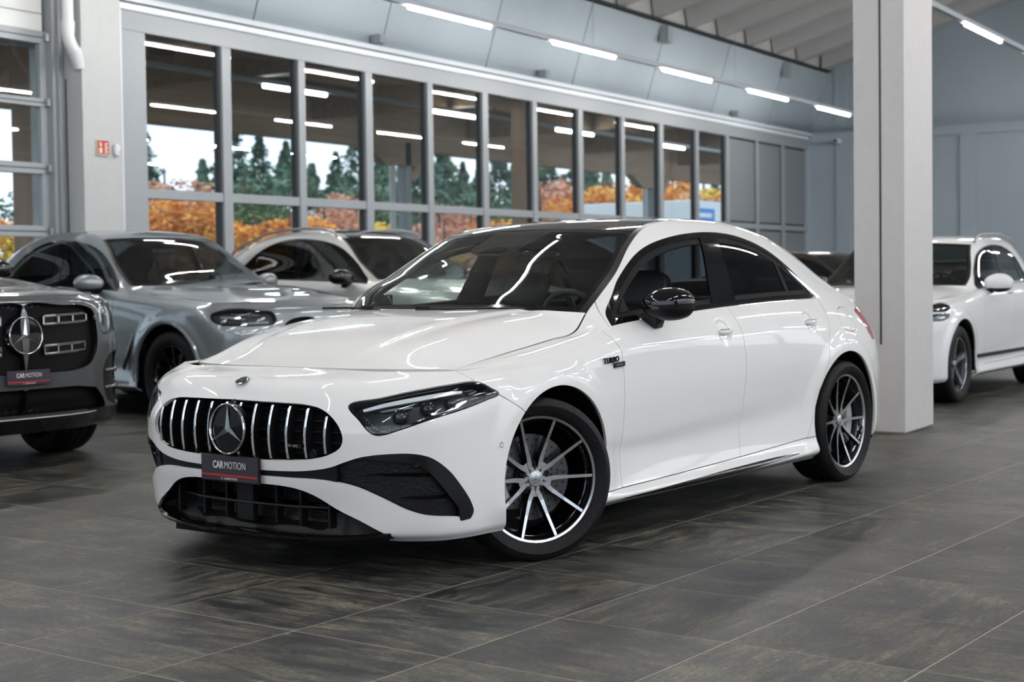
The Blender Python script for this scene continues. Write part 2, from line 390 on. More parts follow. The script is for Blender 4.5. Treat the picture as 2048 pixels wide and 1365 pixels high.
def car_surfaces(P0, PR, B_, E_, M_, arches, ks=(8, 12, 17, 20, 22), tbx=None, tex=None, nu=560, nv=96, flare=(.013, .115), hoodmod=None, hoodpow=(4.0, 6.5), xt=(.385, -.62, -3.38), windpow=(2.3, 2.2), roofpow=(2.0, 2.4), quality=1.):
    """side skin, greenhouse side, hood, windscreen, roof, rear window and deck of a car"""
    pl = Plan(P0, PR, int(nu*quality), int(nv*quality)); P = pl.P
    for cx, cz, r in arches:
        d = np.hypot(P[..., 0]-cx, P[..., 2]-cz)
        on = (P[..., 1] > .55)
        P[..., 1] += np.where(on, flare[0]*smooth01((r+flare[1]-d)/.09)*smooth01((P[..., 2]-.16)/.1), 0)
    side = pl.tm(); k0 = np.abs(side.V[:, 1]) < 1e-9; side.N[k0, 1] = 0; side.N[k0] /= np.maximum(np.linalg.norm(side.N[k0], axis=1, keepdims=True), 1e-9)
    xs = np.r_[np.linspace(xt[0], xt[1], int(110*quality))[:-1], np.linspace(xt[1], xt[2], int(220*quality))]
    B = np.c_[xs, pchip(-B_[:, 0], B_[:, 1:], -xs)]; E = np.c_[xs, cat(-E_[:, 0], E_[:, 1:], -xs)]
    L = np.linalg.norm(E-B, axis=1)[:, None]
    tb = np.radians(pchip(tbx[0], tbx[1], -xs)); te = np.radians(pchip(tex[0], tex[1], -xs)); q = np.linspace(0, 1, 44)[None, :, None]
    z0 = np.zeros_like(tb)
    P1 = B+L*.36*np.c_[z0, -np.cos(tb), np.sin(tb)]; P2 = E+L*.30*np.c_[z0, np.cos(te), -np.sin(te)]
    G = (1-q)**3*B[:, None]+3*q*(1-q)**2*P1[:, None]+3*q*q*(1-q)*P2[:, None]+q**3*E[:, None]
    AG = np.zeros(G.shape[:2]+(2,)); AG[..., 0] = q[0, :, 0][None]; AG[..., 1] = xs[:, None]
    green = grid_tm(G, AG)
    # share normals along the belt so the paint flows over it
    k = np.nonzero(AG[..., 0].ravel() == 0)[0]; gx, gn = green.V[k, 0], green.N[k]
    j = np.nonzero((side.A[:, 1] >= side.A[:, 1].max()-1e-9) & (side.V[:, 0] < xt[0]) & (side.V[:, 0] > xt[2]))[0]
    o = np.argsort(gx); gi = np.stack([np.interp(side.V[j, 0], gx[o], gn[o, c]) for c in range(3)], 1)
    nn = gi+side.N[j]; nn /= np.linalg.norm(nn, axis=1, keepdims=True); sn = side.N[j].copy(); sx = side.V[j, 0].copy()
    side.N[j] = nn; o2 = np.argsort(sx)
    si = np.stack([np.interp(gx, sx[o2], nn[o2, c]) for c in range(3)], 1); green.N[k] = si/np.linalg.norm(si, axis=1, keepdims=True)
    tE = np.r_[0, np.cumsum(np.linalg.norm(np.diff(E_, axis=0), axis=1))]
    def top(k0, k1, n, pw, pz, nw=81, mod=None):
        t = np.linspace(0, 1, int(n*quality)); tt = tE[k0]+(tE[k1]-tE[k0])*t
        xe = cat(tE, E_, tt); xm = cat(tE, M_, tt)
        xe[:, 1:] = cat(-E_[:, 0], E_[:, 1:], -xe[:, 0])
        Pp, A = crown(np.c_[xm[:, 0], np.zeros(len(t)), xm[:, 1]], xe, int(nw*quality)//2*2+1, pw, pz)
        if mod is not None: mod(Pp, t)
        return grid_tm(Pp, A, flip=True)
    return dict(side=side, green=green, hood=top(0, ks[0], 130, *hoodpow, 121, hoodmod), wind=top(ks[0], ks[1], 70, *windpow),
                roof=top(ks[1], ks[2], 90, *roofpow), rear=top(ks[2], ks[3], 60, 2.0, 2.2), deck=top(ks[3], ks[4], 40, 2.0, 2.4))
HTB = ([-.385, .2, .45, .62, 1.0, 2.4, 2.8, 3.1, 3.38], [35, 40, 46, 56, 62, 62, 56, 52, 50])
HTE = ([-.385, .3, .6, 1.1, 1.5, 2.3, 2.7, 3.0, 3.38], [10, 14, 48, 42, 20, 20, 34, 44, 30])
def hero_surfaces():
    return car_surfaces(HP0, HPR, HB, HE, HM, (ARCH_F, ARCH_R), tbx=HTB, tex=HTE, hoodmod=hood_domes)
# ------------------------------------------------------------------ turning surfaces into car parts
def tm_obj(name, m, material, parent=None, depth=.012, **kw):
    """panel object: smooth skin with analytic normals plus turned-in edges"""
    if not len(m.T): m = TM(np.zeros((3, 3)), np.tile([0, 0, 1.], (3, 1)), np.zeros((3, 2)), np.array([[0, 1, 2]])); print('EMPTY', name); depth = 0
    if depth:
        sk = skirt(m, depth); n = len(m.V)
        V = np.vstack([m.V, sk.V]); N = np.vstack([m.N, sk.N]); T = np.vstack([m.T, sk.T+n])
    else: V, N, T = m.V, m.N, m.T
    me = bpy.data.meshes.new(name); me.vertices.add(len(V)); me.vertices.foreach_set('co', V.astype(np.float32).ravel())
    me.loops.add(len(T)*3); me.loops.foreach_set('vertex_index', T.astype(np.int32).ravel())
    me.polygons.add(len(T)); me.polygons.foreach_set('loop_start', np.arange(0, len(T)*3, 3, dtype=np.int32))
    me.polygons.foreach_set('loop_total', np.full(len(T), 3, dtype=np.int32)); me.polygons.foreach_set('use_smooth', np.ones(len(T), bool))
    me.update(calc_edges=True); me.validate()
    me.normals_split_custom_set_from_vertices([tuple(q) for q in N.tolist()])
    me.materials.append(material)
    return tag(link(name, me, parent), **kw)
def both(m): return merge(m, m.mirror())
def sz(m): return np.c_[m.A[:, 0], m.V[:, 2]]
def xz(m): return m.V[:, [0, 2]]
def far_from_side(m, g): return np.where(m.V[:, 1] > .5, g, 1.)
def text_mesh(txt, size, depth=.0, align='CENTER', bold=0., spacing=1.0):
    c = bpy.data.curves.new('t', 'FONT'); c.body = txt; c.size = size; c.align_x = align; c.align_y = 'CENTER'; c.extrude = depth; c.offset = bold; c.space_character = spacing; c.resolution_u = 3
    o = bpy.data.objects.new('t', c); COL.objects.link(o); dg = bpy.context.evaluated_depsgraph_get()
    me = bpy.data.meshes.new_from_object(o.evaluated_get(dg)); bpy.data.objects.remove(o); return me
def put_text(name, txt, size, m, parent, origin, right, up, depth=.001, **k):
    me = text_mesh(txt, size, depth, **k); me.materials.clear(); me.materials.append(m)
    r = Vector(right).normalized(); u = Vector(up).normalized(); n = r.cross(u)
    M = Matrix((r, u, n)).transposed().to_4x4(); M.translation = Vector(origin); me.transform(M)
    return link(name, me, parent)
def frame(o, right, up):
    r = Vector(right).normalized(); u = Vector(up).normalized(); n = r.cross(u); u = n.cross(r)
    M = Matrix((r, u, n)).transposed().to_4x4(); M.translation = Vector(o); return M
def placed(mb, M): mb.V = [tuple(M @ Vector(v)) for v in mb.V]; return mb
def star_mb(R, ringw=.07, h=.05, ring=True):
    """three-pointed star in a ring, in the xy plane, +z towards the viewer; sizes relative to R"""
    mb = MB()
    for k in range(3):
        a = pi/2+2*pi*k/3; d = Vector((cos(a), sin(a), 0)); n = Vector((-sin(a), cos(a), 0))
        tip = d*R*(1-ringw*.9); w = R*.125; c = Vector((0, 0, R*h*1.6)); v1 = Vector((cos(a-pi/3), sin(a-pi/3), 0))*R*.14; v2 = Vector((cos(a+pi/3), sin(a+pi/3), 0))*R*.14
        z0 = Vector((0, 0, R*.0))
        mb.add([c, v1+z0, tip+Vector((0, 0, R*h*.4)), v2+z0], [(0, 1, 2), (0, 2, 3)])
    if ring:
        prof = [(R*(1-ringw)+R*ringw*.5*(1-cos(t)), R*h*sin(t)) for t in np.linspace(0, pi, 7)]
        mb.lathe([(r, z) for r, z in prof], 64, 'z')
    return mb
def tyre_profile(R, ri, w, grooves=3):
    hw = w/2; p = [(ri-.004, -hw*.80), (ri+.008, -hw*.93), (ri+.03, -hw*1.0), ((R+ri)/2+.004, -hw*1.03), (R-.03, -hw*1.0), (R-.012, -hw*.93), (R-.003, -hw*.82)]
    xs = np.linspace(-hw*.80, hw*.80, grooves*4+3)
    q = []
    gpos = np.linspace(-hw*.5, hw*.5, grooves); gw = .0065
    q.append((R-.001, -hw*.78))
    for g in gpos: q += [(R, g-gw), (R-.008, g-gw*.8), (R-.008, g+gw*.8), (R, g+gw)]
    q.append((R-.001, hw*.78))
    return p+q+[(r, -a) for r, a in reversed(p)]
def make_tyre(R, ri, w, n=96, lugs=72):
    """side tread blocks are cut by lateral sipes"""
    mb = MB(); mb.lathe(tyre_profile(R, ri, w), n, 'y')
    return mb
def sipes_mb(R, w, lugs=66):
    mb = MB(); hw = w/2
    for k in range(lugs):
        a = 2*pi*k/lugs
        for s in (-1, 1):
            p = Vector(((R-.0138)*cos(a), s*hw*.93, (R-.0138)*sin(a))); q = Vector(((R-.0012)*cos(a+.04), s*hw*.56, (R-.0012)*sin(a+.04)))
            m = Vector(((R-.0048)*cos(a+.015), s*hw*.81, (R-.0048)*sin(a+.015)))
            nrm = Vector((cos(a), 0, sin(a)))
            mb.bar(p, m, .0042, .0022, nrm); mb.bar(m, q, .0042, .0022, nrm)
    return mb
def spoke_strip(mb_face, mb_side, pts, widths, depths, back):
    """spoke in wheel plane: pts (x,z,y_out); polished face and black flanks"""
    n = len(pts); L, Rr, Lb, Rb = [], [], [], []
    for i, p in enumerate(pts):
        p = Vector(p); a = Vector(pts[max(i-1, 0)]); b = Vector(pts[min(i+1, n-1)]); t = (b-a); t.y = 0; t.normalize(); s = Vector((t.z, 0, -t.x))*widths[i]/2
        L.append(p+s); Rr.append(p-s); bk = Vector((0, -depths[i], 0)); Lb.append(p+s*1.5+bk); Rb.append(p-s*1.5+bk)
    F = [(i, i+1, n+i+1, n+i) for i in range(n-1)]
    mb_face.add(L+Rr, F)
    mb_side.add(L+Lb, [(i, n+i, n+i+1, i+1) for i in range(n-1)]); mb_side.add(Rr+Rb, [(i, i+1, n+i+1, n+i) for i in range(n-1)])
    mb_side.add([L[-1], Rr[-1], Rb[-1], Lb[-1]], [(0, 1, 2, 3)]); mb_side.add([L[0], Lb[0], Rb[0], Rr[0]], [(0, 1, 2, 3)])

def two_sides(name, m, material, parent, depth):
    a, b = m.select(lambda c, A: c[:, 1] > 0); tm_obj(name, a, material, parent, depth); return tm_obj(name, b, material, parent, depth)
# ------------------------------------------------------------------ wheels
def wheel_meshes(R=.323, ri=.2525, w=.235, style='twin10', logo='star'):
    """shared mesh data for one wheel: dict name -> (mesh, material)"""
    D = {}
    mb = make_tyre(R, ri, w); 
    D['tyre'] = (mb, 'tyre'); D['tread_sipes'] = (sipes_mb(R, w), 'rubber_dark')
    hw = w/2; yo = hw*.80
    # rim: polished lip + black barrel
    lip = MB(); lip.lathe([(ri-.014, yo-.006), (ri-.012, yo+.001), (ri-.003, yo+.004), (ri+.001, yo), (ri-.001, yo-.010)], 96, 'y')
    bar = MB(); bar.lathe([(ri-.013, yo-.005), (ri-.022, yo-.030), (ri-.028, yo-.034), (ri-.036, yo-.085), (ri-.030, -yo+.02), (ri-.004, -yo)], 96, 'y')
    bar.lathe([(ri-.002, yo-.012), (ri-.003, -yo)], 96, 'y')
    face, fl = MB(), MB()
    yh = yo-.034
    n = 5
    def yat(r): t = max(0, min(1, (r-.05)/(ri-.06))); return yh+(yo-.003-yh)*t**1.6
    if style == 'twin10':
        for j in range(5):
            th = pi/2+pi/5+2*pi*j/5
            for s in (-1, 1):
                rr = [.030, .050, .070, .090, .15, ri-.012, ri-.005]; an = [4, 9.5, 15, 17, 17.6, 18, 18]
                pts = [(r*cos(th+s*radians(a)), yat(r), r*sin(th+s*radians(a))) for r, a in zip(rr, an)]
                spoke_strip(face, fl, pts, [.018, .020, .019, .017, .0125, .0115, .030], [.02, .022, .03, .035, .032, .024, .02], 0)
        hubr = .040
        prof = [(.0, yh-.003), (.052, yh-.003), (.060, yh-.012), (.062, yh-.05)]
        hub = MB(); hub.lathe(prof, 40, 'y')
        web = MB()
        for j in range(5):
            th = pi/2+pi/5+2*pi*j/5
            poly = [(r*cos(th+radians(a)), yh-.0015, r*sin(th+radians(a))) for r, a in ((.028, -36), (.040, -30), (.052, -17), (.074, -9), (.074, 9), (.052, 17), (.040, 30), (.028, 36))]
            face.add(poly, [tuple(range(8))])
        bolts = MB(); 
        for j in range(5):
            th = pi/2+2*pi*j/5; bolts.lathe([(.0, yh-.006), (.006, yh-.006), (.010, yh-.010), (.0105, yh-.03)], 12, 'y', (.058*cos(th), 0, .058*sin(th)))
    else:
        nsp = {'five': 5, 'seven': 7, 'multi': 10, 'fan': 5}[style]
        wd = {'five': (.05, .045, .04, .06), 'seven': (.035, .03, .022, .035), 'multi': (.022, .018, .012, .02), 'fan': (.045, .05, .075, .11)}[style]
        for j in range(nsp):
            th = pi/2+2*pi*j/nsp; sk = .14 if style == 'fan' else 0
            rr = [.03, .09, .17, ri-.006]
            pts = [(r*cos(th+sk*(r/ri)), yat(r), r*sin(th+sk*(r/ri))) for r in rr]
            spoke_strip(face, fl, pts, wd, [.02, .035, .035, .02], 0)
        hub = MB(); hub.lathe([(.0, yh+.001), (.05, yh+.001), (.065, yh-.012), (.066, yh-.05)], 40, 'y'); bolts = MB()
        for j in range(5):
            th = pi/2+2*pi*(j+.5)/5; bolts.lathe([(.0, yh+.003), (.007, yh+.003), (.009, yh-.01)], 10, 'y', (.052*cos(th), 0, .052*sin(th)))
    D['rim'] = (face, 'rim_face'); D['spoke_flanks'] = (fl, 'gloss_black'); D['rim_lip'] = (lip, 'rim_face'); D['rim_barrel'] = (bar, 'gloss_black')
    D['hub'] = (hub, 'gloss_black'); D['wheel_bolts'] = (bolts, 'rubber_dark')
    cap = MB(); cap.lathe([(.0, yh+.007), (.026, yh+.0065), (.0315, yh+.004), (.033, yh-.004)], 40, 'y'); D['centre_cap'] = (cap, 'cap_silver')
    if logo == 'star':
        st = star_mb(.028, .10, .05); placed(st, Matrix(((-1, 0, 0, 0), (0, 0, 1, yh+.0065), (0, 1, 0, 0), (0, 0, 0, 1)))); D['cap_star'] = (st, 'chrome')
    disc = MB(); yd = .012
    disc.lathe([(.07, yd), (.172, yd), (.172, yd-.026), (.07, yd-.026)], 64, 'y', smooth=False); disc.lathe([(.0, yd+.022), (.07, yd+.022), (.075, yd)], 40, 'y'); D['brake_disc'] = (disc, 'disc_metal')
    holes = MB()
    for k in range(24):
        a = 2*pi*k/24
        for r, o in ((.10, 0), (.125, .1), (.15, .2)): holes.lathe([(0, yd+.0006), (.0042, yd+.0006)], 8, 'y', (r*cos(a+o), 0, r*sin(a+o)), smooth=False)
    D['disc_holes'] = (holes, 'rubber_dark')
    return D
WHEEL_CACHE = {}
def add_wheel(parent, loc, steer=0., right=False, style='twin10', R=.323, ri=.2525, w=.235, logo='star', overrides=None, caliper=True, spin=0.):
    key = (style, R, ri, w, logo)
    if key not in WHEEL_CACHE:
        WHEEL_CACHE[key] = {}
        for k, (mb, mt) in wheel_meshes(R, ri, w, style, logo).items():
            o = mb.build(k, MATS[mt]); WHEEL_CACHE[key][k] = o.data; bpy.data.objects.remove(o)
    root = link('wheel', WHEEL_CACHE[key]['rim'], parent); root.location = loc
    root.rotation_euler = (0, spin, steer+(pi if right else 0))
    for k, me in WHEEL_CACHE[key].items():
        if k == 'rim': continue
        o = link(k, me, root)
        if k in ('tread_sipes', 'disc_holes', 'wheel_bolts', 'spoke_flanks'): o['kind'] = 'stuff'
        if k in ('brake_disc',): pass
    if overrides:
        for o in [root]+list(root.children):
            if o.data.materials[0].name in overrides:
                o.data = o.data.copy() if False else o.data
                o.material_slots[0].link = 'OBJECT'; o.material_slots[0].material = MATS[overrides[o.data.materials[0].name]]
    return root
# ------------------------------------------------------------------ the white saloon
def hero_car(origin, ang):
    M = MATS
    car = empty('car', (*origin, 0), ang, 'white four-door saloon with black roof and ribbed grille parked in the foreground', 'car')
    S = hero_surfaces(); side, green = S['side'], S['green']
    # door-handle bowls pressed into the side
    for hx, hz, hr in ((-1.425, .850, .062), (-2.315, .868, .055)):
        d = np.hypot((side.V[:, 0]-hx)/1.05, side.V[:, 2]-hz)/hr; k = (d < 1.6) & (side.V[:, 1] > .6)
        side.V[k, 1] -= .016*smooth01((1.08-d[k])/.45)
        g = np.zeros_like(side.N[k]); dx = (side.V[k, 0]-hx); dz = side.V[k, 2]-hz
        t = np.clip((1.08-d[k])/.45, 0, 1); sl = .016*6*t*(1-t)/.45/hr*np.where(d[k] > .05, 1, 0)/np.maximum(d[k], .05)/hr
        side.N[k] += np.c_[-dx*sl, 0*dx, -dz*sl]; side.N[k] /= np.linalg.norm(side.N[k], axis=1, keepdims=True)
    # ---- lower skin
    arch = lambda m: far_from_side(m, np.minimum.reduce([np.hypot(m.V[:, 0]-a[0], m.V[:, 2]-a[1])-a[2] for a in (ARCH_F, ARCH_R)]))
    _, side = split(side, arch(side))
    HL = curve([(.547,.653),(.672,.681),(.804,.705),(.953,.723),(1.06,.731),(1.102,.723),(1.132,.705),(1.170,.681),(1.10,.661),(.998,.635),(.862,.603),(.738,.565),(.68,.549),(.655,.549),(.632,.562),(.595,.603)], 160, closed=True)
    gh = [(.0,.663),(.098,.662),(.258,.660),(.37,.655),(.435,.641),(.483,.614),(.522,.572),(.533,.532),(.522,.503),(.482,.478),(.411,.458),(.306,.448),(.154,.443),(.043,.443),(0,.443)]
    GR = curve(gh+[(-a, b) for a, b in gh[-2:0:-1]], 240, closed=True)
    bt = [(0,.402),(.149,.402),(.375,.411),(.477,.428),(.541,.450),(.601,.468),(.675,.478),(.80,.478),(.859,.462),(.924,.415),(.977,.351),(1.022,.282),(1.032,.25),(1.018,.225),(.975,.216),(.972,.236),(.832,.250),(.778,.266),(.669,.317),(.575,.355),(.472,.375),(.405,.380),(.3,.380),(.145,.380),(0,.380)]
    btc = np.vstack([curve(bt[:14], 80), curve(bt[14:16], 6)[1:], curve(bt[15:], 70)[1:]])
    BAND = np.vstack([btc, (btc*[-1, 1])[::-1][1:-1]])
    lp = curve([(0,.350),(.139,.349),(.257,.346),(.329,.337),(.395,.317),(.49,.268),(.587,.228),(.647,.198),(.69,.176)], 70)
    LOW = np.vstack([lp, [(.70, .10), (-.70, .10)], (lp*[-1, 1])[::-1][:-1]])
    BUM = np.array([(-2, .0), (-2, .9), (1.0, .9), (1.028, .775), (1.072, .731), (1.165, .68), (1.224, .649), (1.285, .611), (1.46, .48), (1.46, 0)])
    def poly(P): return lambda m: sdf(sz(m), P)
    def rec(piece, d, wall_d=None): return piece.shift(d)
    lamp, side = cut_out(side, lambda m: np.where(m.A[:, 0] < 1.4, poly(HL)(m), 1), .004)
    grille, side = cut_out(side, lambda m: np.where(m.A[:, 0] < .8, poly(GR)(m), 1), 0)
    band, side = cut_out(side, lambda m: np.where(m.A[:, 0] < 1.2, poly(BAND)(m), 1), 0)
    low, side = cut_out(side, lambda m: np.where(m.A[:, 0] < .8, poly(LOW)(m), 1), 0)
    bumper, side = cut_out(side, lambda m: np.where(m.A[:, 0] < 1.7, poly(BUM)(m), 1), .0035)
    FD = np.array([(-.485,1.1),(-.485,.90),(-.492,.872),(-.522,.80),(-.533,.70),(-.536,.5),(-.53,.224),(-1.0,.232),(-1.575,.247),(-1.595,.5),(-1.602,.71),(-1.575,.88),(-1.55,1.1)])
    RD = np.vstack([FD[::-1][:5]*[1, 1], [(-2.255,.274),(-2.34,.424),(-2.394,.562),(-2.455,.66),(-2.495,.76),(-2.53,.862),(-2.62,1.1)]]); RD[0] = (-1.55, 1.1)
    SK = np.array([(.6, .05), (.6, .205), (-.43, .222), (-1.0, .232), (-1.575, .247), (-2.255, .274), (-2.42, .279), (-2.42, .05)])
    REAR = np.array([(-2.95, .0), (-3.02, .40), (-3.08, .62), (-3.30, .70), (-3.9, .70), (-3.9, 0)])
    xzp = lambda P: (lambda m: far_from_side(m, sdf(xz(m), P)))
    fdoor, side = cut_out(side, xzp(FD), .0035); rdoor, side = cut_out(side, xzp(RD), .0035)
    skirtp, side = cut_out(side, lambda m: np.where((m.V[:, 0] > -2.5) & (m.V[:, 0] < .1) & (m.V[:, 1] > .5), sdf(xz(m), SK), 1), .0035)
    SKB = curve([(-.50,.180),(-.73,.186),(-1.15,.199),(-1.62,.209),(-1.93,.213),(-2.16,.207),(-1.82,.190),(-1.45,.171),(-1.0,.166),(-.66,.171)], 80, closed=True)
    skb, skirtp = cut_out(skirtp, xzp(SKB), 0)
    FUEL = curve([(-2.745,.925),(-2.68,.86),(-2.70,.825),(-2.75,.808),(-2.84,.808),(-2.885,.84),(-2.90,.90),(-2.84,.93)], 60, closed=True)
    fuel, side = cut_out(side, xzp(FUEL), .003)
    TL = np.array([(-2.985,.908),(-3.1,.93),(-3.9,.93),(-3.9,.735),(-3.12,.745),(-3.055,.79),(-3.015,.86)])
    tail, side = cut_out(side, lambda m: np.where(m.V[:, 0] < -2.8, sdf(xz(m), TL), 1), .003)
    tail, tlid = split(tail, .44-m_y(tail))
    rbump, side = cut_out(side, lambda m: np.where(m.V[:, 0] < -2.7, sdf(xz(m), REAR), 1), .0035)
    fender, quarter = side.select(lambda c, a: c[:, 0] > -1.2)
    # ---- greenhouse
    W0 = curve([(-.572,.912),(-.585,.95),(-.70,1.047),(-.87,1.150),(-1.08,1.243),(-1.30,1.296),(-1.66,1.327),(-1.98,1.307),(-2.245,1.235),(-2.45,1.111),(-2.575,.992)], 120)
    belt = np.array([(x, float(np.interp(-x, -HB[:, 0], HB[:, 2]))-.004) for x in np.linspace(-2.60, -.575, 40)])
    W0 = np.vstack([W0, belt[(belt[:, 0] > -2.59)]])
    g0 = lambda m: sdf(xz(m), W0)
    win, green = split(green, g0(green))
    def below(m): return m.V[:, 2]-np.interp(-m.V[:, 0], -HB[:, 0], HB[:, 2])
    strip, win = split(win, below(win)-.026)                       # black belt moulding
    ring, glassz = split(win, -(sdf(xz(win), W0)+.026))            # gloss surround
    ring2, glassz = split(glassz, -(sdf(xz(glassz), W0)+.052))
    PB = np.array([(-1.44,.95),(-1.60,1.40),(-1.735,1.40),(-1.675,.95)])
    pB, glassz = split(glassz, sdf(xz(glassz), PB))
    pB2, ring2 = split(ring2, sdf(xz(ring2), PB))
    gapl = lambda m: np.abs(side_of(xz(m), [(-1.555, .9), (-1.655, 1.40)]))-.002
    sail, glassz = split(glassz, side_of(xz(glassz), [(-.765, .8), (-.735, 1.3)]))
    DV = np.array([(-2.232,.9),(-2.245,1.30),(-2.275,1.30),(-2.268,.9)])
    dv, rear_gl = split(glassz, sdf(xz(glassz), DV))
    fopen, rgl = rear_gl.select(lambda c, a: c[:, 0] > -1.56)
    rgl, qgl = rgl.select(lambda c, a: c[:, 0] > -2.25)
    frame_f, frame_r = ring2.select(lambda c, a: c[:, 0] > -1.60)
    seam = lambda m: np.abs(side_of(xz(m), [(-.555, .93), (-.60, .99), (-.615, 1.024), (-.60, 1.2)]))-.0018
    gF = lambda m: m.V[:, 0]+.585+(m.V[:, 2]-1.0)*.35
    gp, gf = split(green, gF(green)+.0015); gf, _x = (split(gf, -(gF(gf)-.0015)) if len(gf.T) else (gf, gf))
    gpost, gfend = gp, gf
    paint = M['paint_white']
    tm_obj('front_bumper', both(bumper), paint, car, .014)
    gfR = gfend.mirror(); gpR = gpost.mirror()
    for s in (0, 1):
        f = (lambda m: m.mirror()) if s else (lambda m: m)
        tm_obj('front_fender', f(merge(fender, gfend)), paint, car)
        tm_obj('body_side_panel', f(merge(quarter, gpost)), paint, car)
        d1 = tm_obj('front_door', f(fdoor), paint, car); d2 = tm_obj('rear_door', f(rdoor), paint, car)
        for d, hx, hz in ((d1, -1.425, .848), (d2, -2.315, .866)):
            sg = -1 if s else 1; hb = MB(); y0 = .872
            for a, b, zz in ((-.058, .058, 0),):
                n = 12; top = []
                pts = [(hx+a+(b-a)*i/n, y0+.012*sin(pi*i/n)+.0, hz+.002+.002*sin(pi*i/n)) for i in range(n+1)]
                V, F = [], []
                for i, p in enumerate(pts):
                    h = .013*sin(pi*(i+.35)/(n+.7))**.35
                    for dy, dz in ((0, -h), (.007, -h*.6), (.009, 0), (.007, h*.6), (0, h), (-.012, h*.7), (-.012, -h*.7)): V.append((p[0], sg*(p[1]+dy), p[2]+dz))
                m7 = 7
                for i in range(n):
                    for k in range(m7): F.append((i*m7+k, i*m7+(k+1) % m7, (i+1)*m7+(k+1) % m7, (i+1)*m7+k)[::(1 if s else -1)])
                F += [tuple(range(m7))[::(1 if s else -1)], tuple(range(n*m7, n*m7+m7))[::(-1 if s else 1)]]
                hb.add(V, F, True)
            h = hb.build('door_handle', paint, d)
            ch = MB(); ch.tube([(p[0], sg*(p[1]+.007), p[2]+.0115) for p in pts], .0022, 6); ch.build('chrome_trim', M['chrome'], h)
        tm_obj('side_skirt', f(skirtp), paint, car); tm_obj('skirt_insert', f(skb), M['gloss_black'], car, .004)
        tm_obj('fuel_flap' if not s else 'flap_panel', f(fuel), paint, car, .006)
        tm_obj('window_trim', f(merge(ring, strip)), M['gloss_black'], car, .006)
        tm_obj('window_frame', f(merge(frame_f.shift(.008), dv.shift(.002), frame_r.shift(.003))), M['rubber_dark'], car, .012)
        tm_obj('door_pillar', f(merge(pB, pB2)), M['gloss_black'], car, .01)
        tm_obj('mirror_sail', f(sail.shift(.003)), M['gloss_black'], car, .01)
        tm_obj('rear_side_window', f(rgl.shift(.005)), M['glass_dark'], car, 0)
        tm_obj('quarter_window', f(qgl.shift(.005)), M['glass_dark'], car, 0)
        if s: tm_obj('front_side_window', f(fopen.shift(.005)), M['glass_clear'], car, 0)
        # headlight
        hl = tm_obj('headlight', f(lamp), M['lamp_glass'], car, 0)
        rimb, inn = split(lamp, -(sdf(sz(lamp), HL)+.010)); tm_obj('lamp_gasket', f(rimb.shift(.001)), M['gloss_black'], hl, .05)
        tm_obj('lamp_housing', f(lamp.shift(.055)), M['lamp_dark'], hl, 0)
        def strip_poly(pts, w, d, name, mt):
            c = curve(pts, 50); n = len(c); t = np.gradient(c, axis=0); t /= np.linalg.norm(t, axis=1, keepdims=True); nn = np.c_[-t[:, 1], t[:, 0]]
            ww = w*np.minimum(1, np.sin(np.linspace(.12, pi-.12, n))**.3)[:, None]/2
            P = np.vstack([c+nn*ww, (c-nn*ww)[::-1]]); q, _ = split(lamp, sdf(sz(lamp), P)); return tm_obj(name, f(q.shift(d)), M[mt], hl, .012)
        strip_poly([(.60,.640),(.70,.664),(.82,.684),(.93,.698),(1.01,.702)], .016, .016, 'daytime_light_bar', 'light_white')
        strip_poly([(1.01,.702),(1.05,.706),(1.075,.703),(1.05,.694),(.99,.690)], .006, .018, 'light_hook', 'chrome')
        strip_poly([(.60,.628),(.64,.588),(.67,.566),(.72,.572)], .008, .03, 'light_edge', 'lamp_grey')
        strip_poly([(.86,.632),(.90,.622),(.95,.632),(1.00,.656),(1.03,.668)], .014, .03, 'chrome_reflector', 'chrome')
        strip_poly([(.66,.640),(.73,.651),(.80,.657)], .010, .035, 'light_rib', 'lamp_grey')
        for a_, z_, rr in ((.735, .612, .026), (.845, .638, .024), (.935, .660, .018)):
            k = np.argmin((lamp.A[:, 0]-a_)**2+(lamp.V[:, 2]-z_)**2); p = lamp.V[k]*(1, -1 if s else 1, 1); n = Vector((.85, .45*(-1 if s else 1), .1)).normalized()
            p = Vector(p)-n*.045; pm = MB(); pm.lathe([(rr*1.25, -.01), (rr*1.2, .006), (rr, .008), (rr*.98, .002)], 32, 'z'); pm.lathe([(rr*.98, .0), (rr*.8, .010), (rr*.45, .016), (.0, .018)], 32, 'z')
            placed(pm, frame(p, (-n.y, n.x, 0), (0, 0, 1))); pm.build('projector_lens', M['lens_dark'], hl)
        tlamp = tm_obj('tail_light', f(tail), M['tail_red'], car, .02)
        # mirror
        mirror_build(car, s) if not s else mirror_build(car, s, (-.93, .885, .993))
        # fog/vent parts are below
    tm_obj('rear_bumper', both(rbump), paint, car); tm_obj('boot_lid', merge(both(tlid), S['deck']), paint, car, .012)
    # ---- hood, roof, screens
    hd, _x = split(S['hood'], .007-S['hood'].A[:, 0]); hood_main, _x = split(hd, np.abs(hd.A[:, 1])-.9945)
    tm_obj('bonnet', hood_main, paint, car, .014)
    wa = np.abs(S['wind'].A[:, 1]); wt = S['wind'].A[:, 0]
    wtrim, wgl = split(S['wind'], .955-wa)
    two_sides('windscreen_trim', wtrim, M['satin_trim'], car, .006)
    edge = lambda m: np.minimum.reduce([.955-np.abs(m.A[:, 1])-.035, (1-m.A[:, 0])*.55-.02, (m.A[:, 0])*.55-.03])
    frit, clear = split(wgl, edge(wgl))
    POD = curve([(-.19,1.288),(-.20,1.26),(-.14,1.232),(-.03,1.222),(.06,1.225),(.10,1.25),(.14,1.30),(.17,1.36),(-.17,1.36)], 60, closed=True)
    pod, clear = split(clear, sdf(clear.V[:, 1:], POD))
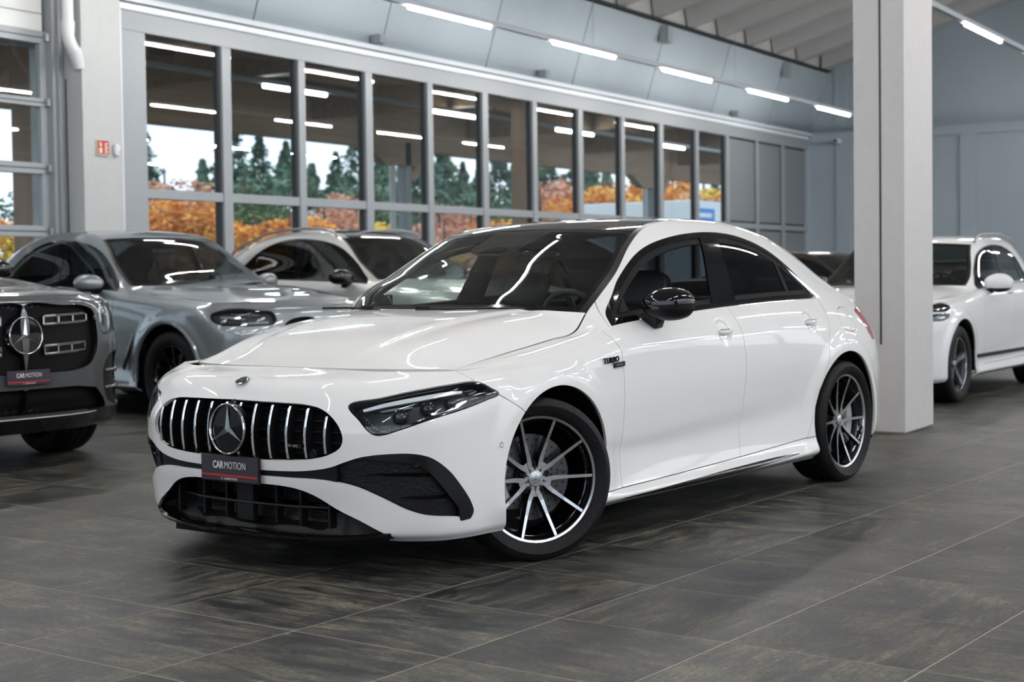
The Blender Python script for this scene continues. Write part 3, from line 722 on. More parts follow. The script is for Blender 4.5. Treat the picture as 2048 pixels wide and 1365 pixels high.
    EYE = curve([(-.135,1.242),(-.08,1.262),(-.01,1.266),(.035,1.254),(.035,1.242),(-.05,1.238)], 40, closed=True)
    eye, pod = split(pod, sdf(pod.V[:, 1:], EYE))
    ws = tm_obj('windscreen', merge(clear, eye), M['glass_clear'], car, 0)
    tm_obj('black_border', merge(frit, pod).shift(.002), M['gloss_black'], ws, 0)
    podb = MB(); podb.box((-1.10, -.05, 1.18), (-1.03, .04, 1.225), .01); podb.build('camera_pod', M['satin_black'], ws)
    ra = np.abs(S['roof'].A[:, 1]); rtrim, rf = split(S['roof'], .955-ra)
    two_sides('roof_trim', rtrim, M['satin_trim'], car, .006)
    front_strip, pan = split(rf, rf.A[:, 0]*1.3-.14)
    fr2, _ = split(front_strip, front_strip.A[:, 0]*1.3-.137)
    tm_obj('roof', merge(fr2, pan), M['roof_black'], car, .01)
    tm_obj('rear_window', S['rear'], M['glass_dark'], car, 0)
    # ---- inner shells
    lin = merge(both(merge(fender, quarter, bumper, fdoor, rdoor, skirtp, skb, fuel, rbump, tail, tlid)).shift(.016))
    tm_obj('inner_shell', lin, M['liner'], car, 0)
    tm_obj('roof_lining', rf.shift(.03), M['liner_grey'], car, 0); two_sides('pillar_lining', both(gpost).shift(.02), M['liner_grey'], car, 0)
    tm_obj('bonnet_liner', S['hood'].shift(.02), M['liner'], car, 0)
    ub = np.array(HP0)[::2]*np.array([.86, .86]); under = MB(); under.prism([(x, y, .17) for x, y in ub]+[(x, -y, .17) for x, y in ub[::-1]], (0, 0, .03)); under.build('underbody', M['liner'], car)
    for (cx, cz, r) in (ARCH_F, ARCH_R):
        for sg in (-1, 1):
            wells = MB(); wells.lathe([(r+.004, sg*.878), (r+.004, sg*.50), (.02, sg*.50)], 40, 'y', (cx, 0, cz), a0=-.35, a1=pi+.35); wells.build('wheel_well', M['liner'], car)
    # ---- grille
    gz = lambda a: None
    gtm = both(grille); gb = tm_obj('grille', gtm.shift(.085), M['mesh_black'], car, 0)
    sk = skirt(gtm, .09); tm_obj('grille_surround', sk, M['gloss_black'], gb, 0)
    GV = grille.V
    def gx(y, z):
        k = np.argsort((GV[:, 1]-abs(y))**2+(GV[:, 2]-z)**2)[:6]; w = 1/((GV[k, 1]-abs(y))**2+(GV[k, 2]-z)**2+1e-6); return float((GV[k, 0]*w).sum()/w.sum())
    ys = GR[:, 0]
    def zr(y):
        c = [GR[i]+(GR[(i+1) % len(GR)]-GR[i])*((y-GR[i][0])/(GR[(i+1) % len(GR)][0]-GR[i][0])) for i in range(len(GR)) if (GR[i][0]-y)*(GR[(i+1) % len(GR)][0]-y) < 0]
        z = [q[1] for q in c]; return min(z), max(z)
    bars = [sg*(.040+.0835*k) for k in range(6) for sg in (-1, 1)]
    for y in bars:
        za, zb = zr(y*1.02); za += .006; zb -= .010
        segs = [(za, zb)]
        if abs(y) < .09: segs = [(za, .470), (.640, zb)]
        for (a, b) in segs:
            bm, cm = MB(), MB(); n = 14
            zz = np.linspace(za, zb, 7); pf_ = np.polyfit(zz, [gx(y, q) for q in zz], 2); pts = [(float(np.polyval(pf_, z))+.003, y, z) for z in np.linspace(a, b, n)]
            w = .0050
            V = []; 
            for p in pts:
                V += [(p[0]-.002, p[1]-w, p[2]), (p[0]+.003, p[1]-w*.5, p[2]), (p[0]+.003, p[1]+w*.5, p[2]), (p[0]-.002, p[1]+w, p[2])]
            cm.add(V, [(4*i+k, 4*i+k+1, 4*i+5+k, 4*i+4+k) for i in range(n-1) for k in range(3)]+[(0, 1, 2, 3), (4*n-1, 4*n-2, 4*n-3, 4*n-4)], True)
            V = []
            for p in pts: V += [(p[0]-.002, p[1]-w, p[2]), (p[0]-.002, p[1]+w, p[2]), (p[0]-.05, p[1]+w*.4, p[2]), (p[0]-.05, p[1]-w*.4, p[2])]
            bm.add(V, [(4*i+k, 4*i+4+k, 4*i+4+(k+1) % 4, 4*i+(k+1) % 4) for i in range(n-1) for k in range(4)]+[(3, 2, 1, 0), (4*n-4, 4*n-3, 4*n-2, 4*n-1)])
            bo = cm.build('grille_bar', M['chrome'], gb)
            bb = bm.build('bar_blade', M['satin_black'], gb)
    for z in (.475, .515, .555, .595, .635):
        lam = MB()
        for i in range(24):
            y0, y1 = -.50+i*.0417, -.50+(i+1)*.0417
            if not all(zr(max(-.52, min(.52, v)))[0] < z < zr(max(-.52, min(.52, v)))[1] for v in (y0, y1)): continue
            x0, x1 = gx(y0, z)-.035, gx(y1, z)-.035
            lam.add([(x0, y0, z-.002), (x1, y1, z-.002), (x1, y1, z+.002), (x0, y0, z+.002), (x0-.04, y0, z-.002), (x1-.04, y1, z-.002), (x1-.04, y1, z+.002), (x0-.04, y0, z+.002)],
                    [(0, 1, 2, 3), (3, 2, 6, 7), (1, 0, 4, 5)])
        lam.build('grille_slat', M['satin_black'], gb)
    # badge on the grille
    sx = gx(0, .555)
    disc = MB(); disc.lathe([(.0, .006), (.095, .004), (.098, -.02)], 64, 'z'); Ms = frame((sx+.004, 0, .553), (0, 1, 0), (-.03, 0, 1)); placed(disc, Ms)
    dd = disc.build('badge_disc', M['gloss_black'], gb); st = star_mb(.099, .085, .09); placed(st, frame((sx+.011, 0, .553), (0, 1, 0), (-.03, 0, 1))); st.build('star_emblem', M['chrome'], gb)
    bg_ = MB(); xx = gx(.325, .50)+.006; bg_.box((xx-.004, .283, .497), (xx+.003, .367, .511), .001); bo = bg_.build('side_badge', M['gloss_black'], gb)
    nx = Vector((0, 1, 0)); t = put_text('badge_lettering', 'AMG', .0115, M['chrome'], gb, (xx+.0036, .337, .504), (0, 1, 0), (0, 0, 1), .0006, bold=.0004, spacing=1.2)
    stp = MB()
    for k in range(5): stp.prism([(xx+.0034, .292+k*.0045, .5005), (xx+.0034, .2945+k*.0045, .5005), (xx+.0034, .2985+k*.0045, .5085), (xx+.0034, .296+k*.0045, .5085)], (.0008, 0, 0))
    stp.build('badge_stripes', M['chrome'], gb)
    for y, z in ((.395, .475), (-.395, .475)):
        sn = MB(); xs_ = gx(y, z)-.012; sn.lathe([(.0, .012), (.010, .012), (.012, .004), (.017, .002), (.020, -.02)], 24, 'x', (xs_, y, z)); sn.build('parking_sensor', M['satin_black'], gb)
    cm_ = MB(); cx_ = gx(0, .652); cm_.lathe([(.0, .006), (.010, .005), (.017, -.01), (.018, -.03)], 24, 'x', (cx_, -.008, .650)); cm_.build('front_camera', M['gloss_black'], gb)
    # ---- black band and side vents
    vent, mid = band.select(lambda c, a: a[:, 0] > .5)
    blade_out = curve([(.601,.470),(.675,.480),(.80,.480),(.859,.464),(.924,.417),(.977,.353),(1.022,.284),(1.034,.25),(1.018,.223),(.972,.214),(.97,.262),(.93,.315),(.885,.372),(.83,.425),(.77,.447),(.69,.455)], 90, closed=True)
    bl, ventin = split(vent, sdf(sz(vent), blade_out))
    vg = lambda m: np.minimum(m.V[:, 2]-.20, 1)
    for s in (0, 1):
        f = (lambda m: m.mirror()) if s else (lambda m: m)
        v = tm_obj('bumper_vent', f(ventin.shift(.028)), M['honey'], car, 0)
        tm_obj('vent_wall', skirt(f(vent), .03), M['gloss_black'], v, 0)
        tm_obj('vent_blade', f(bl.shift(-.002)), M['gloss_black'], v, .02)
        for z0, a0_, a1_ in ((.395, .62, .93), (.315, .74, .965)):
            k = (np.abs(ventin.V[:, 2]-z0) < .016) & (ventin.A[:, 0] > a0_) & (ventin.A[:, 0] < a1_)
            fin = MB(); sg = -1 if s else 1; c = []
            for a_ in np.linspace(a0_, a1_, 14):
                q = np.argmin((vent.A[:, 0]-a_)**2+(vent.V[:, 2]-z0)**2); c.append((vent.V[q], vent.N[q]))
            V = []
            for i, (p, n) in enumerate(c):
                h = .007*sin(pi*min(1, (i+.3)/6)/2); 
                V += [(p-n*.027+[0, 0, h]), (p-n*(.010+.01*(1-i/13)))+[0, 0, 0], (p-n*.027-[0, 0, h])]
            V = [(a, sg*b_, c_) for a, b_, c_ in V]; F = [(3*i+k2, 3*i+k2+1, 3*i+4+k2, 3*i+3+k2) for i in range(13) for k2 in (0, 1)]
            fin.add(V, F, True); fin.build('vent_fin', M['gloss_black'], v)
        sn = MB(); q = np.argmin((vent.A[:, 0]-.80)**2+(vent.V[:, 2]-.443)**2); p = vent.V[q]*(1, -1 if s else 1, 1)
        sn.lathe([(.0, .006), (.010, .006), (.013, .0), (.018, -.004), (.02, -.02)], 24, 'z'); placed(sn, frame(Vector(p)-Vector((.006, 0, 0)), (-.55, .8 if not s else .8, 0) if not s else (.55, .8, 0), (0, 0, 1))); sn.build('parking_sensor', M['satin_black'], v)
    tm_obj('bumper_band', both(mid).shift(.006), M['satin_black'], car, .01)
    # ---- lower intake and splitter
    lowb = both(low); up_, _ = split(lowb, .20-lowb.V[:, 2])
    li = tm_obj('lower_intake', lowb.shift(.12), M['mesh_black'], car, 0); tm_obj('intake_wall', skirt(lowb, .12), M['satin_black'], li, 0)
    for z, d0 in ((.262, .05),):
        tb_ = MB(); tb_.tube([(float(np.interp(abs(y), [0, .25, .5, .6], [.845, .83, .755, .70]))-.045, y, z) for y in np.linspace(-.52, .52, 21)], .006, 8); tb_.build('intake_slat', M['satin_black'], li)
    rad = MB()
    for i in range(11): rad.box((.712, -.36, .215+i*.012), (.722, .36, .220+i*.012))
    rad.build('radiator_fins', M['satin_black'], li, kind='stuff')
    for y in (-.42, -.27, .27, .42, .14, -.14): box('intake_strut', (.77, y-.006, .19), (.735, y+.006, .34), M['satin_black'], li)
    box('radar_cover', (.80, -.045, .19), (.775, .045, .345), M['satin_black'], li, .004)
    sp = MB(); ys_ = np.linspace(-.655, .655, 41)
    xo = lambda y: float(pchip([0, .2, .4, .52, .60, .655], [.862, .855, .822, .775, .728, .690], [abs(y)])[0])
    prof = [(-.16, .155), (-.05, .165), (-.015, .168), (0, .160), (-.004, .150), (-.03, .140), (-.16, .132)]
    V = [(xo(y)+dx*(1-.35*(abs(y)/.655)**4), y, z+.022*(abs(y)/.655)**5) for y in ys_ for dx, z in prof]; m7 = len(prof)
    sp.add(V, [(i*m7+k, (i+1)*m7+k, (i+1)*m7+k+1, i*m7+k+1)[::-1] for i in range(40) for k in range(m7-1)], True); sp.build('front_splitter', M['gloss_black'], car)
    fl_ = MB(); fl_.box((.70, -.52, .098), (.706, .20, .135)); fl_.build('air_flap', M['rubber_dark'], car)
    [box('wheel_deflector', (.40, min(a, b), .118), (.405, max(a, b), .15), M['rubber_dark'], car) for a, b in ((.55, .76), (-.55, -.76))]
    # ---- number plate (dealer board)
    pl = MB(); pl.box((.872, -.157, .350), (.880, .157, .447), .002); plate = pl.build('number_plate', M['plate_dark'], car)
    pf = MB(); pf.box((.868, -.161, .346), (.8745, .161, .451), .002); pf.build('plate_holder', M['satin_black'], plate)
    rd = MB(); rd.box((.8795, -.154, .3695), (.8808, .154, .3755)); rd.build('red_stripe', M['plate_red'], plate)
    lettering(plate, .8806, 0, .397)
    # ---- bonnet emblem
    em = MB(); em.lathe([(.0, .002), (.022, .002), (.027, .0035), (.029, .0)], 40, 'z'); Me = frame((.805, 0, .7335), (0, 1, 0), (-.62, 0, .30)); placed(em, Me); eo = em.build('bonnet_emblem', M['chrome'], car)
    e2 = MB(); e2.lathe([(.0, .0032), (.0215, .0030)], 40, 'z'); placed(e2, Me); e2.build('emblem_face', M['emblem_dark'], eo)
    e3 = MB()
    for k in range(-3, 4): e3.box((k*.005-.0012, -.013, .0032), (k*.005+.0012, .013, .0040))
    placed(e3, Me); e3.build('emblem_relief', M['chrome'], eo)
    # ---- wing badge
    for s in (1, -1):
        o = (-.43 if s == 1 else -.37, s*.8925, .768)
        tb2 = put_text('wing_badge', 'TURBO', .034, M['rubber_dark'], car, o, (-s, 0, .06), (0, 0, 1), .002, bold=.0006, spacing=1.05)
        q = MB(); q.box((-.04, -.010, -.002), (.04, .010, .003)); placed(q, frame((o[0]-s*.058, s*.8935, .748), (-s, 0, .06), (0, 0, 1))); q.build('badge_tab', M['satin_black'], tb2)
        put_text('badge_lettering', '4MATIC', .0145, M['chrome'], tb2, (o[0]-s*.058, s*.897, .748), (-s, 0, .06), (0, 0, 1), .0004)
    # sensor ring on bumper side
    for s in (1, -1):
        rg = MB(); rg.tube([(.330+.010*cos(a), s*.8975, .489+.010*sin(a)) for a in np.linspace(0, 2*pi, 25)], .0009, 5, cap=False); rg.build('sensor_ring', M['rubber_dark'], car)
    # ---- wheels
    for (x, right, st) in ((0, False, -radians(27)), (-2.729, False, 0), (0, True, -radians(25)), (-2.729, True, 0)):
        wz = add_wheel(car, (x, -.775 if right else .775, .323), st, right, spin=radians(0))
        cal = MB(); a0_, a1_ = (-.75, .45)
        sgn = -1 if right else 1
        cc = (pi if (x < -1) else 0)
        for i in range(2): pass
        n = 14; V = []
        for i in range(n+1):
            a = (a0_+(a1_-a0_)*i/n); a = a if not right else pi-a
            if x < -1: a = pi-a
            for r, y in ((.118, .030), (.125, .048), (.180, .050), (.196, .036), (.196, -.04), (.118, -.04)): V.append((r*cos(a), y, r*sin(a)))
        F = [(i*6+k, i*6+(k+1) % 6, (i+1)*6+(k+1) % 6, (i+1)*6+k) for i in range(n) for k in range(6)]+[(0, 1, 2, 3, 4, 5), tuple(n*6+5-k for k in range(6))]
        cal.add(V, F); co = cal.build('brake_caliper', M['caliper_grey'], wz)
        a = -.12 if not right else pi+.12
        if x > -1 and not right:
            t = put_text('caliper_lettering', 'AMG', .036, M['rubber_dark'], wz, (.155*cos(a), .0505, .155*sin(a)), (sin(a)*1, 0, -cos(a)*1) if False else (-.10, 0, 1), (1, 0, .10), .0006, bold=.0008)
    interior(car)
    # wipers
    for pts in ([(-.30,-.64,.985),(-.33,-.52,.987),(-.325,-.40,.984),(-.32,-.30,.980)], [(-.315,-.06,.981),(-.36,.12,.984),(-.385,.30,.984),(-.41,.46,.980)]):
        wp = MB(); wp.tube(pts, .006, 6); wo = wp.build('wiper', M['satin_black'], car)
        cp = MB(); p = Vector(pts[2] if pts[0][1] < -.5 else pts[0]); cp.obox(p+Vector((0, .02, .004)), (0, 1, 0), (1, 0, 0), (0, 0, 1), .03, .012, .009); cp.build('wiper_arm', M['satin_black'], wo)
    cowl = MB(); n = 30; V = []
    for i in range(n+1):
        y = -.68+1.36*i/n; x = float(pchip([0, .3, .5, .68], [-.362, -.375, -.42, -.52], [abs(y)])[0]); V += [(x+.02, y, .935), (x-.16, y, .962)]
    cowl.add(V, [(2*i, 2*i+1, 2*i+3, 2*i+2) for i in range(n)]); cowl.build('cowl_panel', M['satin_black'], car)
    return car
def m_y(m): return m.V[:, 1]
def superell(c, ax, p=(2.6, 2.6), nu=28, nv=18, mod=None):
    """rounded housing as closed grid"""
    V, F = [], []
    f = lambda w, e: math.copysign(abs(w)**(2/e), w)
    for j in range(nv+1):
        ph = -pi/2+pi*j/nv
        for i in range(nu):
            th = 2*pi*i/nu; v = [ax[0]*f(cos(ph), p[1])*f(cos(th), p[0]), ax[1]*f(cos(ph), p[1])*f(sin(th), p[0]), ax[2]*f(sin(ph), p[1])]
            if mod: v = mod(v)
            V.append((c[0]+v[0], c[1]+v[1], c[2]+v[2]))
    for j in range(nv):
        for i in range(nu): F.append((j*nu+i, j*nu+(i+1) % nu, (j+1)*nu+(i+1) % nu, (j+1)*nu+i))
    return V, F
def mirror_build(car, s, c=(-.845, .918, .993), ax=(.086, .108, .073), cap='gloss_black', low='satin_black', foot=True, indicator='alu', zsplit=-.018):
    M = MATS; sg = -1 if s else 1
    def mod(v):
        x, y, z = v; t = y/ax[1]
        z = z*(1-.18*t*t) + .006*t if z > 0 else z*(1-.25*max(0, -t))
        x = x-.028*t                                    # outer end swept back
        if x < -.045: x = -.045+(x+.045)*.15            # flat glass side
        return [x, y, z]
    V, F = superell((0, 0, 0), ax, (2.3, 2.3), 36, 24, mod)
    V = np.array(V); up = [f for f in F if V[list(f), 2].mean() > zsplit]; lo = [f for f in F if V[list(f), 2].mean() <= zsplit]
    W = [(c[0]+x, sg*(c[1]+y), c[2]+z) for x, y, z in V]
    fl = (lambda f: f[::-1]) if s else (lambda f: f)
    mb = MB(); mb.add(W, [fl(f) for f in up], True); o = mb.build('door_mirror', M[cap], car)
    mb = MB(); mb.add(W, [fl(f) for f in lo], True); mb.build('mirror_base', M[low], o)
    ml = MB(); ml.box((c[0]-.0525, sg*(c[1]-.075), c[2]-.045), (c[0]-.047, sg*(c[1]+.075), c[2]+.045), .004); ml.build('mirror_glass', M['chrome'], o)
    if foot:
        ft = MB(); a = [(c[0]+.03, sg*(c[1]-.085), c[2]-.045), (c[0]+.05, sg*(c[1]-.035), c[2]-.05), (c[0]-.03, sg*(c[1]-.03), c[2]-.052), (c[0]-.045, sg*(c[1]-.085), c[2]-.048)]
        b = [(c[0]+.045, sg*(c[1]-.115), c[2]-.062), (c[0]+.012, sg*(c[1]-.062), c[2]-.108), (c[0]-.055, sg*(c[1]-.066), c[2]-.104), (c[0]-.055, sg*(c[1]-.115), c[2]-.062)]
        ft.add(a+b, [(0, 1, 2, 3), (4, 5, 1, 0), (5, 6, 2, 1), (6, 7, 3, 2), (7, 4, 0, 3), (7, 6, 5, 4)]); ft.build('mirror_foot', M[low], o)
    if indicator:
        ind = MB(); pts = [(c[0]+.070-.03*t-.055*t*t, sg*(c[1]+.01+.075*t), c[2]-.012+.010*t) for t in np.linspace(0, 1, 8)]
        ind.tube(pts[3:], .003, 6, rads=[.0015, .003, .004, .004, .003]); ind.build('mirror_indicator', M[indicator], o)
    return o
def seat_build(car, x, y, z=0.30, name='seat', mt='leather_black', tilt=.30, hgt=.60, head=True):
    M = MATS
    V, F = superell((0, 0, 0), (.26, .25, .075), (3.2, 3.0), 28, 12); a = MB(); a.add([(x+.22+v[0], y+v[1], z+.08+v[2]) for v in V], F, True); o = a.build(name, M[mt], car)
    def tip(v, h): return (x-.05-sin(tilt)*(v[2]+h)+v[0]*cos(tilt), y+v[1], z+.08+cos(tilt)*(v[2]+h)+v[0]*sin(tilt)*1)
    def modb(v): return [v[0]+.05*(v[1]/.25)**2, v[1]*(1-.12*max(0, v[2]/(hgt/2))), v[2]]
    V, F = superell((0, 0, 0), (.065, .25, hgt/2), (3, 3), 32, 20, modb); b = MB(); b.add([tip(v, hgt/2) for v in V], F, True); b.build('backrest', M[mt], o)
    if head:
        V, F = superell((0, 0, 0), (.05, .135, .10), (3, 3), 28, 16); hb = MB(); hb.add([tip(v, hgt+.075) for v in V], F, True); hb.build('headrest', M[mt], o)
    return o
def interior(car, leather='leather_black', wheel_y=.37):
    M = MATS
    seat_build(car, -1.28, .37, .32); seat_build(car, -1.28, -.37, .32)
    V, F = superell((0, 0, 0), (.27, .62, .08), (3.2, 3.2), 40, 12); a = MB(); a.add([(-2.0+v[0], v[1], .42+v[2]) for v in V], F, True); rs = a.build('rear_bench', M[leather], car)
    V, F = superell((0, 0, 0), (.08, .62, .29), (3.2, 3.4), 40, 16); b = MB(); b.add([(-2.27+v[0]*.95-v[2]*.42, v[1], .73+v[2]*.95) for v in V], F, True); b.build('rear_backrest', M[leather], rs)
    for y in (-.36, .36):
        V, F = superell((0, 0, 0), (.045, .12, .075), (3, 3), 24, 12); h = MB(); h.add([(-2.44+v[0]-v[2]*.3, y+v[1], 1.07+v[2]) for v in V], F, True); h.build('headrest', M[leather], rs)
    # dashboard
    d = MB(); n = 24; V = []; prof = [(-.50, .90), (-.52, .945), (-.66, .955), (-.80, .940), (-.87, .90), (-.88, .80), (-.84, .60)]
    for i in range(n+1):
        y = -.70+1.4*i/n; bump = .012*math.exp(-((y-wheel_y)/.22)**4)
        for x, z in prof: V.append((x+.06*(1-(y/.7)**2)*(x > -.6), y, z+(bump if z > .93 else 0)-.02*(abs(y)/.7)**4))
    m = len(prof); d.add(V, [(i*m+k, i*m+k+1, (i+1)*m+k+1, (i+1)*m+k)[::-1] for i in range(n) for k in range(m-1)], True); ds = d.build('dashboard', M['dash_black'], car)
    sc = MB(); sc.box((-.83, -.10, .90), (-.845, .30+wheel_y*.4, .965), .004); sc.build('display_screen', M['gloss_black'], ds)
    w = MB(); c = Vector((-.93, wheel_y, .885)); ax = Vector((-.9, 0, .38)).normalized(); u = Vector((0, 1, 0)); v = ax.cross(u)
    w.tube([c+(u*cos(t)+v*sin(t))*.178 for t in np.linspace(0, 2*pi, 49)], .0145, 10, cap=False)
    for t in (0.1, pi-.1, -pi/2): w.bar(c+ax*.01, c+(u*cos(t)+v*sin(t))*.17, .035, .012, ax)
    w.lathe([(.0, .03), (.05, .028), (.065, .0)], 24, 'x', tuple(c)); w.build('steering_wheel', M['leather_black'], car)
    rm = MB(); V, F = superell((0, 0, 0), (.018, .115, .035), (3, 3), 24, 12); rm.add([(-1.14+q[0], .02+q[1], 1.225+q[2]) for q in V], F, True); rm.build('rear_view_mirror', M['gloss_black'], car)
    fl = MB(); fl.box((-.55, -.72, .24), (-2.6, .72, .26)); fl.build('cabin_floor', M['liner'], car)
    sh = MB(); sh.add([(-2.45, -.56, .99), (-2.45, .56, .99), (-3.1, .58, 1.0), (-3.1, -.58, 1.0)], [(0, 1, 2, 3)]); sh.build('parcel_shelf', M['liner'], car)
# ------------------------------------------------------------------ material set
def make_materials():
    m = mat('paint_white', (.83, .825, .82), .55, coat=1.0, spec=.3)
    mat('chrome', (.86, .87, .88), .06, 1.0); mat('rim_face', (.62, .62, .63), .22, 1.0); mat('gloss_black', (.004, .004, .005), .07, coat=.5, spec=.4)
    mat('satin_black', (.007, .007, .008), .42, spec=.3); mat('satin_trim', (.022, .019, .018), .35); mat('rubber_dark', (.006, .006, .007), .7, spec=.2)
    mat('tyre', (.010, .010, .011), .62, spec=.25); add_noise(MATS['tyre'], (60, 60, 60), .35, .25)
    mat('roof_black', (.005, .005, .006), .06, coat=1.0); mat('liner', (.004, .004, .004), .9, spec=.1); mat('liner_grey', (.05, .05, .052), .9)
    mat('leather_black', (.018, .019, .021), .48); add_noise(MATS['leather_black'], (140, 140, 140), .3, .3)
    mat('dash_black', (.016, .017, .018), .55); mat('cap_silver', (.55, .56, .58), .25, .9)
    mat('disc_metal', (.10, .10, .105), .38, 1.0); mat('caliper_grey', (.42, .43, .44), .35, .3)
    mat('mesh_black', (.004, .004, .005), .7, spec=.2); mat('lamp_dark', (.02, .022, .026), .3, .2); mat('lamp_grey', (.16, .19, .21), .3, .3)
    mat('light_white', (.85, .88, .92), .12, .0, coat=1); mat('lens_dark', (.03, .035, .045), .05, .3, coat=1.0)
    mat('tail_red', (.50, .012, .02), .12, coat=1.0); mat('plate_dark', (.040, .036, .050), .35); mat('plate_red', (.62, .02, .02), .4); mat('plate_white', (.72, .72, .74), .5)
    mat('emblem_dark', (.05, .05, .055), .3, .5)
    glass('glass_clear', (.72, .80, .78), 1.52); glass('glass_dark', (.10, .11, .12), 1.55); glass('lamp_glass', (.93, .95, .96), 1.45); glass('pane_glass', (.90, .93, .93), 1.5)
    h = mat('honey', (.008, .008, .009), .45, spec=.3); nt = h.node_tree; b = nt.nodes['Principled BSDF']
    tc = nt.nodes.new('ShaderNodeTexCoord'); vo = nt.nodes.new('ShaderNodeTexVoronoi'); vo.inputs['Scale'].default_value = 75; bp = nt.nodes.new('ShaderNodeBump'); bp.inputs['Strength'].default_value = .35; bp.inputs['Distance'].default_value = .004
    nt.links.new(tc.outputs['Object'], vo.inputs['Vector']); nt.links.new(vo.outputs['Distance'], bp.inputs['Height']); nt.links.new(bp.outputs['Normal'], b.inputs['Normal'])
make_materials()
HERO_ORIGIN = ((5.2165, 3.9074), 3.04818)
# ------------------------------------------------------------------ the hall
YW, XR, XL, YF = 10.6, 27.9, -7.0, -9.0
RK = 1.245          # the hall is drawn on a 10.6 m wall distance and built at true size
FW, FR = 13.2, 34.8
def room_mats():
    mat('wall_paint', (.36, .425, .47), .6); add_noise(MATS['wall_paint'], (1.5, 1.5, 1.5), .06, .05)
    mat('pillar_paint', (.60, .585, .58), .55); add_noise(MATS['pillar_paint'], (14, 14, 9), .05, .22)
    mat('ceiling_paint', (.50, .495, .485), .7); mat('frame_grey', (.31, .335, .355), .42, .1); mat('frame_dark', (.02, .025, .03), .5)
    mat('panel_grey', (.20, .22, .235), .5); mat('pvc', (.70, .72, .72), .4); mat('rail_white', (.70, .76, .82), .4); mat('wall_pillar_paint', (.48, .50, .50), .55); add_noise(MATS['wall_pillar_paint'], (14, 14, 9), .05, .2)
    mat('led', (1, 1, 1), emit=78, emit_color=(1.0, .968, .935)); mat('alu', (.42, .44, .46), .35, .8)
    mat('sign_red', (.42, .012, .02), .4); mat('sign_cream', (.72, .72, .55), .5); mat('plastic_white', (.68, .70, .74), .4)
    mat('sensor_grey', (.30, .33, .35), .5)
    # slate-look floor tile
    for nm, use in (('tile_slate', 'obj'), ('tile_slate_far', 'attr')):
        m = bpy.data.materials.new(nm); m.use_nodes = True; MATS[nm] = m; nt = m.node_tree; b = nt.nodes['Principled BSDF']; L = nt.links.new; N = nt.nodes.new
        tc = N('ShaderNodeTexCoord'); 
        if use == 'obj': rnd = N('ShaderNodeObjectInfo').outputs['Random']; vec = tc.outputs['Object']
        else:
            a = N('ShaderNodeAttribute'); a.attribute_name = 'tile_rnd'; rnd = a.outputs['Fac']; vec = tc.outputs['Object']
        off = N('ShaderNodeMath'); off.operation = 'MULTIPLY'; off.inputs[1].default_value = 37.0; L(rnd, off.inputs[0])
        add = N('ShaderNodeVectorMath'); add.operation = 'ADD'; cmb = N('ShaderNodeCombineXYZ'); L(off.outputs[0], cmb.inputs[0]); L(off.outputs[0], cmb.inputs[1]); L(off.outputs[0], cmb.inputs[2])
        L(vec, add.inputs[0]); L(cmb.outputs[0], add.inputs[1])
        mp = N('ShaderNodeMapping'); mp.inputs['Scale'].default_value = (1.6, 8.0, 1); mp.inputs['Rotation'].default_value = (0, 0, .15); L(add.outputs[0], mp.inputs['Vector'])
        def noise(sc, det, ro, v, dist=0.):
            n = N('ShaderNodeTexNoise'); n.inputs['Scale'].default_value = sc; n.inputs['Detail'].default_value = det; n.inputs['Roughness'].default_value = ro; n.inputs['Distortion'].default_value = dist; L(v, n.inputs['Vector']); return n.outputs['Fac']
        def mr(v, a, b, c, d):
            m_ = N('ShaderNodeMapRange'); [setattr(m_.inputs[k+1], 'default_value', q) for k, q in enumerate((a, b, c, d))]; L(v, m_.inputs[0]); return m_.outputs[0]
        def mth(op, a, b):
            m_ = N('ShaderNodeMath'); m_.operation = op; L(a, m_.inputs[0]); (L(b, m_.inputs[1]) if not isinstance(b, float) else setattr(m_.inputs[1], 'default_value', b)); return m_.outputs[0]
        n1 = noise(2.2, 10, .72, mp.outputs[0], .5); n2 = noise(70, 6, .75, add.outputs[0]); n3 = noise(3.2, 5, .6, add.outputs[0]); n4 = noise(9, 8, .8, mp.outputs[0])
        r1 = N('ShaderNodeValToRGB'); e = r1.color_ramp.elements; e[0].position = .41; e[0].color = (.014, .017, .020, 1); e[1].position = .61; e[1].color = (.150, .138, .106, 1)
        el = r1.color_ramp.elements.new(.5); el.color = (.056, .055, .048, 1); L(mth('ADD', mth('MULTIPLY', n1, .7), mth('MULTIPLY', n3, .3)), r1.inputs['Fac'])
        k_ = mth('MULTIPLY', mth('MULTIPLY', mr(n2, .38, .62, .55, 1.45), mr(n4, .38, .62, .62, 1.3)), mr(rnd, 0, 1, .78, 1.15))
        mul = N('ShaderNodeVectorMath'); mul.operation = 'SCALE'; L(r1.outputs[0], mul.inputs[0]); L(k_, mul.inputs['Scale']); L(mul.outputs[0], b.inputs['Base Color'])
        L(mr(n1, .3, .7, .36, .55), b.inputs['Roughness']); b.inputs['Specular IOR Level'].default_value = .26
        bp = N('ShaderNodeBump'); bp.inputs['Strength'].default_value = .35; bp.inputs['Distance'].default_value = .002; L(mth('ADD', mth('MULTIPLY', n4, .6), mth('MULTIPLY', n2, .5)), bp.inputs['Height']); L(bp.outputs[0], b.inputs['Normal'])
    mat('grout', (.50, .44, .37), .8, spec=.2)
